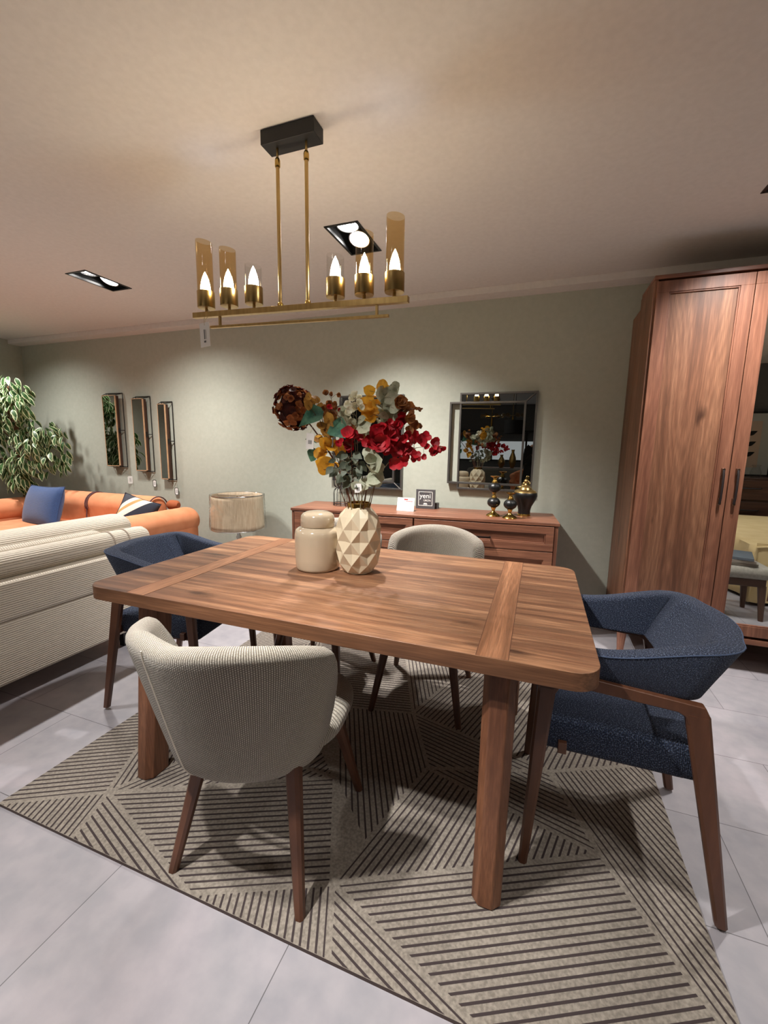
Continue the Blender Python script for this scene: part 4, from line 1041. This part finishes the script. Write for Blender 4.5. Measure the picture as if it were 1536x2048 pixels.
obj('seat_cushion', rbox(-.96, -.35, yA+.2, yB-.2, .42, .52, .04), M_cord, ws, uv=True)
obj('armrest', rbox(-.94, -.1, yB-.22, yB, .12, .60, .05), M_cord, ws, uv=True)
obj('armrest', rbox(-.94, -.1, yA, yA+.22, .12, .60, .05), M_cord, ws, uv=True)
for x in (-.85, -.1):
    for y in (yA+.1, yB-.12): bm = BM(); box(bm, x-.02, x+.02, y-.02, y+.02, 0, .118); obj('foot', bm, M_black, ws)

# ------------------------------------------------------------------ orange sofa
osf = thing('sofa', 'terracotta orange suede sofa against the wall under the narrow mirrors', 'sofa', (-4.2, 3.0, 0))
def hroll_y(r, x, z, y0, y1, sx=1, sz=1): return roll_cushion(r, y0, y1, x, z, sx, sz)
# seat base, arms (rolls along y), back (roll along x)
obj('base', rbox(-1.15, 1.15, -1.0, .28, .12, .36, .03), M_suede, osf)
obj('seat_cushion', rbox(-.88, .92, -1.02, -.02, .35, .50, .05), M_suede, osf)
obj('armrest', hroll_y(.125, 1.07, .585, -.95, .14, 1.12, .95), M_suede, osf, sharp=60)
obj('armrest', hroll_y(.125, -1.10, .575, -.95, .20, 1.25, .95), M_suede, osf, sharp=60)
obj('arm_side', rbox(.96, 1.19, -.93, .13, .12, .56, .04), M_suede, osf)
obj('arm_side', rbox(-1.24, -.98, -.93, .19, .12, .56, .04), M_suede, osf)
def xroll(x0, x1):
    n = 30; rings = []
    prof = [(-.10, .30), (.02, .30), (.10, .50)]
    pts = []
    for k in range(17):      # rounded top
        a = R(200-k*13); pts.append((.055+.125*math.cos(a)*.95, .675+.115*math.sin(a)))
    pts += [(.16, .34), (-.04, .34)]
    bm = BM()
    xs_ = [x0, x0+.012, x0+.04]+[x0+.04+(x1-x0-.08)*k/8 for k in range(1, 8)]+[x1-.04, x1-.012, x1]
    ks = [.82, .95, 1]+[1]*7+[1, .95, .82]
    for xx, k in zip(xs_, ks): rings.append([(xx, .06+(y-.06)*k, .5+(z-.5)*k) for y, z in pts])
    loft(bm, rings); return bm
obj('back_cushion', xroll(-.86, -.08), M_suede, osf, sharp=60)
obj('back_cushion', xroll(-.08, .76), M_suede, osf, sharp=60)
bm = BM()
for x in (-.08, -.055):
    tube(bm, [(x, .055+.128*math.cos(R(200-k*13))*.95, .675+.119*math.sin(R(200-k*13))) for k in range(0, 15)]+[], .006, 6)
tube(bm, [(-.07, .055+.128*math.cos(R(200))*.95, .636), (-.07, -.07, .50)], .006, 6)
obj('seam', bm, M_suede_seam, osf)
bm = BM(); tube(bm, [(.76, .055+.122*math.cos(R(200-k*13))*.95, .675+.113*math.sin(R(200-k*13))) for k in range(0, 17)], .006, 6); obj('end_piping', bm, M_suede_seam, osf)
bm = BM(); rr = [((.77+.13*k/6), .17, .70) for k in range(7)]; tube(bm, rr, [.03, .045, .048, .048, .048, .044, .025], 16); obj('bolster_roll', bm, noisy('dark_rust_suede', c(150, 78, 42), c(166, 90, 50), 9, .8), osf)
for x in (-1.05, 1.05):
    for y in (-.9, .2): bm = BM(); box(bm, x-.02, x+.02, y-.02, y+.02, 0, .122); obj('foot', bm, M_black, osf)
# pillows
def pillow(label, mat, w_, h_, th, loc, rot, mats=None, fn=None, pipe=None):
    t = thing('throw_pillow', label, 'pillow', loc); 
    bm = BM(); L = bm.loops.layers.uv.verify(); n = 22
    for sgn in (-1, 1):
        V = []
        for i in range(n+1):
            row = []
            for j in range(n+1):
                u, v = -1+2*i/n, -1+2*j/n
                e = (max(0, 1-abs(u)**2.6)*max(0, 1-abs(v)**2.6))**.55
                px = u*(w_/2)*(1-.07*(1-v*v)*abs(u)**3); pz = v*(h_/2)*(1-.07*(1-u*u)*abs(v)**3)
                row.append(bm.verts.new((px, sgn*th/2*e, pz)))
            V.append(row)
        for i in range(n):
            for j in range(n):
                f = bm.faces.new((V[i][j], V[i+1][j], V[i+1][j+1], V[i][j+1]))
                for lp, (a, b) in zip(f.loops, ((i, j), (i+1, j), (i+1, j+1), (i, j+1))): lp[L].uv = (a/n*w_, b/n*h_)
    bmesh.ops.remove_doubles(bm, verts=bm.verts[:], dist=1e-5)
    o = obj('cover', bm, mat, t, sharp=80); o.rotation_euler = rot
    if pipe:
        bm = BM(); pts = [(-w_/2, -h_/2), (w_/2, -h_/2), (w_/2, h_/2), (-w_/2, h_/2)]; pp = []
        for k in range(4):
            a, b = pts[k], pts[(k+1) % 4]
            for q in range(10):
                s = q/10; x = a[0]+(b[0]-a[0])*s; z = a[1]+(b[1]-a[1])*s; u, v = x/(w_/2), z/(h_/2)
                pp.append((x*(1-.07*(1-v*v)), 0, z*(1-.07*(1-u*u))))
        tube(bm, pp, .004, 6, closed=True); p2 = obj('piping', bm, pipe, o)
    return t
pillow('plain royal blue square pillow on the left of the orange sofa', M_navy, .66, .42, .18, (-4.60, 2.74, .66), (R(-16), R(-1.5), R(-8)), pipe=M_navy)
def pattern_mat():
    t = NT('navy_cream_gold_print'); tc = t.n('ShaderNodeTexCoord'); mp = t.n('ShaderNodeMapping'); mp.inputs['Rotation'].default_value = (0, 0, R(38)); t.l(tc.outputs['UV'], mp.inputs[0])
    sp = t.n('ShaderNodeSeparateXYZ'); t.l(mp.outputs[0], sp.inputs[0])
    ml = t.n('ShaderNodeMath', operation='MULTIPLY'); ml.inputs[1].default_value = 3.1; t.l(sp.outputs[0], ml.inputs[0])
    fr = t.n('ShaderNodeMath', operation='FRACT'); t.l(ml.outputs[0], fr.inputs[0])
    r = t.n('ShaderNodeValToRGB'); r.color_ramp.interpolation = 'CONSTANT'; e = r.color_ramp.elements
    st_ = [(0, c(38, 44, 58)), (.30, c(226, 216, 196)), (.42, c(58, 60, 68)), (.66, c(228, 218, 198)), (.76, c(184, 148, 98)), (.84, c(232, 224, 206))]
    while len(e) < len(st_): e.new(.5)
    for i, (p, col) in enumerate(st_): e[i].position = p; e[i].color = col
    t.l(fr.outputs[0], r.inputs[0]); t.l(r.outputs[0], t.b.inputs['Base Color']); t.b.inputs['Roughness'].default_value = .9; return t.m
pillow('navy, cream and gold patterned pillow on the right of the orange sofa', pattern_mat(), .31, .31, .13, (-3.42, 2.80, .66), (R(-24), R(22), R(38)), pipe=plain('navy_cord', c(30, 34, 46), .8))

# ------------------------------------------------------------------ variegated ficus
pt_ = thing('potted_ficus', 'tall artificial ficus tree with white-edged leaves in the left corner', 'plant', (-5.45, 3.12, 0))
bm = BM(); lathe(bm, [(.13, 0), (.16, .02), (.19, .30), (.195, .34), (.18, .34), (.17, .30), (.001, .30)], 30); obj('pot', bm, plain('dark_grey_pot', c(58, 58, 60), .5), pt_)
M_bark = noisy('ficus_bark', c(74, 46, 30), c(120, 80, 52), 20, .8, stretch=(1, 1, .3), bump=.003)
bm = BM()
trunks = [[(.02, 0, .3), (.06, -.02, .6), (.02, -.06, .9), (.08, -.10, 1.15), (.0, -.1, 1.4), (-.02, -.1, 1.65)],
          [(-.03, 0, .3), (-.02, -.04, .6), (.08, -.04, .9), (.02, -.08, 1.15), (.10, -.12, 1.4), (.2, -.1, 1.7)]]
for p in trunks: tube(bm, p, [.03, .028, .026, .026, .022, .012], 10)
blobs = [(.08, -.20, 1.72, .30), (-.25, -.15, 1.72, .28), (.32, -.22, 1.66, .20), (-.05, -.2, 1.42, .26), (-.3, -.2, 1.38, .26), (.42, -.14, 1.38, .26), (.62, -.1, 1.36, .16),
         (.42, -.2, 1.14, .22), (.62, -.1, 1.12, .18), (.12, -.22, 1.02, .18), (.22, -.2, .90, .16), (-.22, -.2, 1.08, .22), (.06, -.12, 1.86, .2), (-.32, -.1, 1.9, .16)]
for x, y, z, r_ in blobs:
    s0 = Vector((.02, -.08, z-.18 if z > 1.2 else z-.02)); tube(bm, bez(s0, Vector((x*.5, y, z+.06)), Vector((x, y, z)), 6), .006, 5)
obj('trunk', bm, M_bark, pt_)
b2 = BM(); b2.loops.layers.uv.verify()
for x, y, z, r_ in blobs:
    for k in range(int(330*r_)):
        d = Vector((random.gauss(0, 1), random.gauss(0, 1), random.gauss(0, .8))).normalized()*r_*random.uniform(.35, 1.05)
        p = Vector((x, y, z))+Vector((d.x, d.y*.8, d.z*.8))
        dr = Vector((d.x*2+random.uniform(-.5, .5), d.y*2+random.uniform(-.7, .3), -.25-random.uniform(0, .9)))
        if p.y > .34: p.y = .34
        leaf(b2, p, dr, Vector((random.uniform(-.4, .4), -.6, 1)), random.uniform(.085, .125), random.uniform(.040, .056), .25, .35, 'oval')
for v in b2.verts:
    v.co.y = min(v.co.y, .385); v.co.x = max(v.co.x, -.535)
obj('foliage', b2, leafmat('variegated_ficus_leaf', c(38, 70, 36), c(76, 112, 60), .4, .25, c(214, 222, 178)), pt_, sharp=70)

# ------------------------------------------------------------------ the showroom behind the camera, seen in the mirrors
M_grey = weave('grey_upholstery', c(120, 118, 112), c(80, 78, 74), None, bw=.01, rh=.006)
gs = thing('sofa', 'grey low sofa behind the camera, reflected in the wall mirror', 'sofa', (-.55, -2.55, 0))
obj('base', rbox(-1.0, 1.0, -.45, .45, .1, .42, .03), M_grey, gs, uv=True); obj('back', rbox(-1.0, 1.0, -.48, -.2, .3, .86, .06), M_grey, gs, uv=True)
for s in (-1, 1): obj('armrest', rbox(s*1.0-.12, s*1.0+.12, -.46, .46, .1, .6, .05), M_grey, gs, uv=True)
oc = thing('tufted_armchair', 'orange tufted armchair behind the camera, reflected in the wall mirror', 'armchair', (-.15, -1.55, 0))
def tuft(u, v):
    a = PI*(1-u); z = .42+.5*v
    r_ = .36+.02*math.cos(8*a)*math.cos(14*v)
    return Vector((r_*math.cos(a), -.36*math.sin(a)*1.05, z+(-.10*abs(math.cos(a))**2 if v > .5 else 0)*v))
bm = BM(); grid(bm, tuft, 60, 20, 1, .5); o = obj('tufted_back', bm, M_suede, oc, sharp=80); o.modifiers.new('solid', 'SOLIDIFY').thickness = .07
obj('seat_cushion', rbox(-.33, .33, -.32, .34, .25, .47, .06), M_suede, oc)
for sx in (-1, 1):
    for sy in (-1, 1): obj('leg', leg_mesh((sx*.24, sy*.24, .26), (sx*.28, sy*.28, 0), (.04, .04), (.025, .025)), M_chairleg, oc)
bp = thing('drum_pendant', 'black drum pendant lamp behind the camera, reflected in mirror', 'pendant lamp', (-.52, -2.0, 1.60))
bm = BM(); lathe(bm, [(.001, .26), (.2, .26), (.2, 0), (.19, 0), (.19, .25), (.001, .25)], 40); obj('shade', bm, M_blackmatte, bp)
bm = BM(); tube(bm, [(0, 0, .26), (0, 0, .879)], .006, 6); obj('cord', bm, M_black, bp)
for k, (x, y, z, lab) in enumerate(((-.98, -2.1, 1.93, 'brass cluster pendant with glass globes, left one reflected in mirror'), (-.62, -2.9, 2.0, 'brass cluster pendant with glass globes behind the black drum pendant'))):
    g = thing('globe_pendant', lab, 'pendant lamp', (x, y, z))
    bm = BM(); tube(bm, [(0, 0, .0), (0, 0, ZC-.001-z)], .006, 6)
    for q in range(6): tube(bm, [(0, 0, .02), (.2*math.cos(q*PI/3), .2*math.sin(q*PI/3), .03)], .004, 6)
    tube(bm, [(0, 0, .0), (0, 0, -.25)], .02, 10)
    obj('brass_frame', bm, M_gold, g)
    for q in range(6):
        bm = BM(); lathe(bm, [(.001, -.045), (.03, -.034), (.045, 0), (.03, .034), (.001, .045)], 16)
        for v in bm.verts: v.co += Vector((.2*math.cos(q*PI/3), .2*math.sin(q*PI/3), .03))
        obj('glass_globe', bm, M_amber, g)
for k, (x, y, z) in enumerate(((-1.85, -1.9, 1.62), (-1.72, -2.05, 1.55))):
    g = thing('bulb_pendant', ('small glowing brass pendant, left and higher of two reflected in mirror', 'small glowing brass pendant, right and lower of two reflected in mirror')[k], 'pendant lamp', (x, y, z))
    bm = BM(); lathe(bm, [(.001, -.06), (.03, -.04), (.038, 0), (.02, .05), (.012, .07)], 20); obj('bulb', bm, emit('warm_bulb_%d' % k, (1, .75, .45, 1), 14), g)
    bm = BM(); tube(bm, [(0, 0, .07), (0, 0, ZC-.001-z)], .004, 6); obj('cord', bm, M_black, g)
wn = BM(); box(wn, -2.2, .6, YB+.001, YB+.02, 1.0, 1.5); o = obj('window_1', wn, emit('daylit_shop_window', (.9, .95, 1, 1), .7), smooth=False); struct(o)
bm = BM()
for x in (-2.2, -1.3, -.4, .55): box(bm, x, x+.05, YB+.02, YB+.06, .98, 1.77)
box(bm, -2.2, .6, YB+.02, YB+.06, .96, 1.0); box(bm, -2.2, .6, YB+.02, YB+.06, 1.75, 1.79); obj('window_frame', bm, M_black, o)
cn = thing('console_table', 'dark console table with vases behind the grey sofa, reflected', 'console table', (-.8, -3.4, 0))
bm = BM(); box(bm, -.7, .7, -.18, .18, .82, .86); obj('tabletop', bm, M_wood_x, cn)
for sx in (-1, 1):
    for sy in (-1, 1): bm = BM(); box(bm, sx*.66-.02, sx*.66+.02, sy*.15-.02, sy*.15+.02, 0, .82); obj('leg', bm, M_black, cn)
for x, h, lab in ((-.85, .30, 'brass round-bellied vase on the console, shorter of two'), (-.6, .42, 'brass tall vase on the console, taller of two')):
    bm = BM(); lathe(bm, [(.04, 0), (.08, .3*h), (.075, .55*h), (.03, .85*h), (.04, h)], 24); o = obj('vase', bm, M_brass, loc=(x, -3.4, .861)); tag(o, lab, 'vase')
# bedroom corner seen in the wardrobe mirror
M_yel = noisy('yellow_bedspread', c(216, 190, 138), c(228, 204, 154), 7, .9, bump=.006)
bed = thing('bed', 'bed with draped yellow cover, reflected in the wardrobe mirror', 'bed', (2.65, .55, 0))
bm = BM(); box(bm, -.82, .82, -.98, .98, .05, .34); obj('bed_base', bm, M_ward_x, bed)
def cover(u, v):
    # v runs from the floor up one side, over, and down; u along the bed
    y = -1.0+2.0*u; w_ = .86
    s = v*(2*w_+1.0)
    wv = .018*math.sin(23*u+3)+.012*math.sin(41*u)
    if s < .5: return Vector((-w_-.03-wv*(1-s/.5), y, .03+s*1.02))
    if s > .5+2*w_: k = s-.5-2*w_; return Vector((w_+.03+wv*k, y, .54-k*1.02))
    return Vector((-w_+(s-.5), y, .54+.015*math.sin(5*u)*math.sin(4*s)))
bm = BM(); grid(bm, cover, 60, 40, 2, 2.7); o = obj('bedspread', bm, M_yel, bed, sharp=80); o.modifiers.new('solid', 'SOLIDIFY').thickness = .02
bm = BM()
L0 = [bm.verts.new((-.88+1.76*k/40, .99+.02*math.sin(k*1.3), .03)) for k in range(41)]; L1 = [bm.verts.new((-.88+1.76*k/40, .985, .545)) for k in range(41)]
for k in range(40): bm.faces.new((L0[k], L0[k+1], L1[k+1], L1[k]))
obj('bedspread_drop', bm, M_yel, bed, sharp=80)
bn = thing('upholstered_bench', 'brown bench with pale cushion at the foot of the bed, reflected', 'bench', (1.43, 1.78, 0))
obj('seat_cushion', rbox(-.31, .31, -.2, .2, .33, .43, .045), noisy('bench_fabric', c(140, 136, 126), c(160, 154, 144), 60, .9), bn)
bm = BM(); box(bm, -.27, .27, -.17, .17, .27, .34); obj('apron', bm, plain('dark_walnut', c(74, 50, 36), .5), bn, bevel=.01)
for sx in (-1, 1):
    for sy in (-1, 1): obj('leg', leg_mesh((sx*.25, sy*.15, .28), (sx*.27, sy*.16, 0), (.05, .05), (.03, .03)), plain('dark_walnut_leg', c(84, 58, 42), .5), bn)
for k in range(3):
    bm = BM(); box(bm, -.12, .12, -.15, .15, 0, .022)
    o = obj('magazine', bm, plain('magazine_cover_%d' % k, (c(120, 112, 100), c(150, 140, 128), c(96, 104, 112))[k], .4), loc=(1.52, 1.80, .4305+.0225*k), bevel=.002); o.rotation_euler = (0, 0, R(4+7*k))
    tag(o, ('large magazine at the bottom of the bench stack', 'large magazine in the middle of the bench stack', 'large blue-grey magazine on top of the bench stack')[k], 'magazine', 'magazines on the bench')
dr = thing('dresser', 'dark walnut dresser behind the bed, reflected in the wardrobe mirror', 'dresser', (3.0, -1.05, 0))
M_dk = wood('dark_walnut_x', 0, c(56, 34, 26), c(82, 52, 40), c(100, 66, 50), seed=3.3, knots=False)
bm = BM(); box(bm, -.9, .9, -.24, .24, .1, .98); obj('carcass', bm, M_dk, dr, bevel=.004)
for s in (-1, 1):
    for z in (.14, .42, .70):
        bm = BM(); box(bm, s*.445-.43, s*.445+.43, .24, .258, z, z+.25); d = obj('drawer', bm, M_dk, dr, bevel=.003)
        bm = BM(); tube(bm, [(s*.445-.12, .258, z+.15), (s*.445-.1, .285, z+.145), (s*.445+.1, .285, z+.145), (s*.445+.12, .258, z+.15)], .007, 8); obj('handle', bm, M_black, d)
pf = thing('framed_print', 'black framed leaf print leaning on the dresser, reflected', 'picture', (2.56, -1.27, .981))
bm = BM(); box(bm, -.36, .36, -.012, .012, 0, .025); box(bm, -.36, .36, -.012, .012, .84, .865); box(bm, -.36, -.335, -.012, .012, 0, .865); box(bm, .335, .36, -.012, .012, 0, .865); obj('frame', bm, M_black, pf)
bm = BM(); box(bm, -.34, .34, -.010, .004, .02, .85); obj('mount', bm, plain('grey_mount', c(170, 172, 168), .7), pf)
bm = BM(); box(bm, -.21, .21, .004, .006, .12, .74); pr = obj('print', bm, plain('beige_print', c(186, 164, 146), .7), pf)
bm = BM(); bm.loops.layers.uv.verify()
for k in range(7): leaf(bm, Vector((.05, .009, .2+.07*k)), Vector(((1 if k % 2 else -1), 0, .5)), Vector((0, 1, 0)), .13, .06, 0, 0, 'long')
obj('leaf_drawing', bm, M_blackmatte, pr)
for x, h in ((2.42, .2), (2.66, .16)):
    bm = BM(); lathe(bm, [(.05, 0), (.055, .02), (.06, .4*h), (.035, .85*h), (.05, h)], 24); o = obj('glass_vase', bm, M_clear, loc=(x, -.98, .981)); tag(o, 'clear glass vase on the dresser, '+('taller and nearer the print' if h > .18 else 'shorter and rounder'), 'vase')
o = thing('card_stand', 'white card stand on the dresser, reflected in wardrobe mirror', 'price card', (2.25, -.95, .981))
bm = BM(); box(bm, -.07, .07, -.01, .0, 0, .09); obj('card', bm, M_paper, o)

# ------------------------------------------------------------------ the photographer, seen only in the mirror
def skin(name, edges_pts, mat, parent, sub=2):
    """edges_pts: list of chains, each a list of (x, y, z, r); shared first points are merged"""
    me = bpy.data.meshes.new(name); vs_, es, rs, idx = [], [], [], {}
    for chn in edges_pts:
        prev = None
        for x, y, z, r_ in chn:
            key = (round(x, 4), round(y, 4), round(z, 4))
            if key not in idx: idx[key] = len(vs_); vs_.append((x, y, z)); rs.append(r_)
            if prev is not None and prev != idx[key]: es.append((prev, idx[key]))
            prev = idx[key]
    me.from_pydata(vs_, es, []); me.materials.append(mat)
    o = bpy.data.objects.new(name, me); C.objects.link(o); o.parent = parent
    o.modifiers.new('skin', 'SKIN'); sl = me.skin_vertices[0] if me.skin_vertices else None
    for i, d in enumerate(me.skin_vertices[0].data):
        rr = rs[i]; d.radius = rr if isinstance(rr, tuple) else (rr, rr); d.use_root = (i == 0)
    s = o.modifiers.new('sub', 'SUBSURF'); s.levels = sub; s.render_levels = sub
    me.polygons.foreach_set('use_smooth', [True]*len(me.polygons))
    return o
try:
    pe = thing('person', 'person in a long black coat holding up a phone, reflected in the mirror', 'person', (.0, -.36, 0))
    M_skin = plain('skin', c(196, 148, 122), .5); M_coat = plain('black_coat', c(14, 14, 16), .85); M_hair = plain('dark_hair', c(30, 22, 18), .6)
    body = skin('body', [[(0, 0, .88, .11), (0, 0, 1.05, .12), (0, .0, 1.22, .13), (0, -.01, 1.33, .10), (0, -.01, 1.40, .05), (0, .0, 1.46, .055), (0, .012, 1.53, .085), (0, .01, 1.60, .075)],
        [(0, 0, .88, .11), (.09, 0, .80, .085), (.095, .01, .46, .058), (.10, -.01, .09, .04), (.10, .08, .035, .035), (.10, .13, .03, .026)],
        [(0, 0, .88, .11), (-.09, 0, .80, .085), (-.095, .01, .46, .058), (-.10, -.01, .09, .04), (-.10, .08, .035, .035), (-.10, .13, .03, .026)],
        [(0, -.01, 1.33, .10), (.16, 0, 1.31, .055), (.21, .03, 1.06, .042), (.10, .19, 1.20, .032), (.065, .235, 1.235, .026), (.055, .255, 1.25, .028)],
        [(0, -.01, 1.33, .10), (-.16, 0, 1.31, .055), (-.21, .03, 1.06, .042), (-.10, .19, 1.20, .032), (-.065, .235, 1.235, .026), (-.055, .255, 1.25, .028)]], M_skin, pe)
    for s in (1, -1):
        chains = []
        for k, (dz, ln_) in enumerate(((.022, .9), (.008, 1.), (-.006, .95), (-.020, .75))):
            chains.append([(s*.055, .255, 1.25, .016), (s*.050, .268, 1.255+dz, .009), (s*.035, .282, 1.26+dz, .008), (s*.018, .280, 1.262+dz, .0075)])
        chains.append([(s*.055, .255, 1.25, .016), (s*.045, .255, 1.275, .009), (s*.028, .258, 1.285, .008)])
        skin('hand', chains, M_skin, pe, 1)
    def coat(u, v):
        a = 2*PI*u; z = .45+.93*v
        w_ = .30-.10*v+.0*v if v < .6 else .24-.05*(v-.6)/.4
        w_ *= 1 if v < .9 else 1-(v-.9)*4.5
        return Vector((w_*math.cos(a), -.0+(.18-.03*v)*(1 if v < .9 else 1-(v-.9)*4)*math.sin(a), z))
    bm = BM(); grid(bm, coat, 40, 24); obj('coat', bm, M_coat, pe, sharp=80)
    for s in (1, -1):
        bm = BM(); tube(bm, [(s*.14, 0, 1.33), (s*.18, .0, 1.28), (s*.215, .03, 1.06), (s*.17, .10, 1.12), (s*.10, .19, 1.20)], [.07, .075, .062, .055, .045], 14); obj('sleeve', bm, M_coat, pe)
    bm = BM(); bmesh.ops.create_uvsphere(bm, u_segments=24, v_segments=16, radius=1)
    for v in bm.verts:
        v.co = Vector((v.co.x*.095, v.co.y*.10-.012, v.co.z*.125+1.56))
        if v.co.y > .045 and v.co.z < 1.62: v.co.y = .03
    for v in bm.verts:
        if v.co.z < 1.50: v.co.y -= .02; v.co.z -= .05
    obj('hair', bm, M_hair, pe, sharp=80)
    bm = BM(); tube(bm, [(0, .09, 1.555), (0, .108, 1.53), (0, .112, 1.522)], [.006, .012, .009], 8)
    obj('nose', bm, M_skin, pe)
    bm = BM()
    for s in (1, -1): bmesh.ops.create_uvsphere(bm, u_segments=10, v_segments=8, radius=.009, matrix=Matrix.Translation((s*.03, .085, 1.555)))
    obj('eyes', bm, M_blackmatte, pe)
    bm = BM(); box(bm, -.022, .022, .083, .092, 1.492, 1.499); obj('mouth', bm, plain('lips', c(150, 84, 76), .5), pe)
    ph = BM(); box(ph, -.036, .036, -.004, .004, -.074, .074); o = obj('phone', ph, M_black, loc=(.0, -.075, 1.262), bevel=.004)
    tag(o, 'black phone held up in both hands by the person in black', 'phone')
except Exception as ex:
    print('person failed', ex)
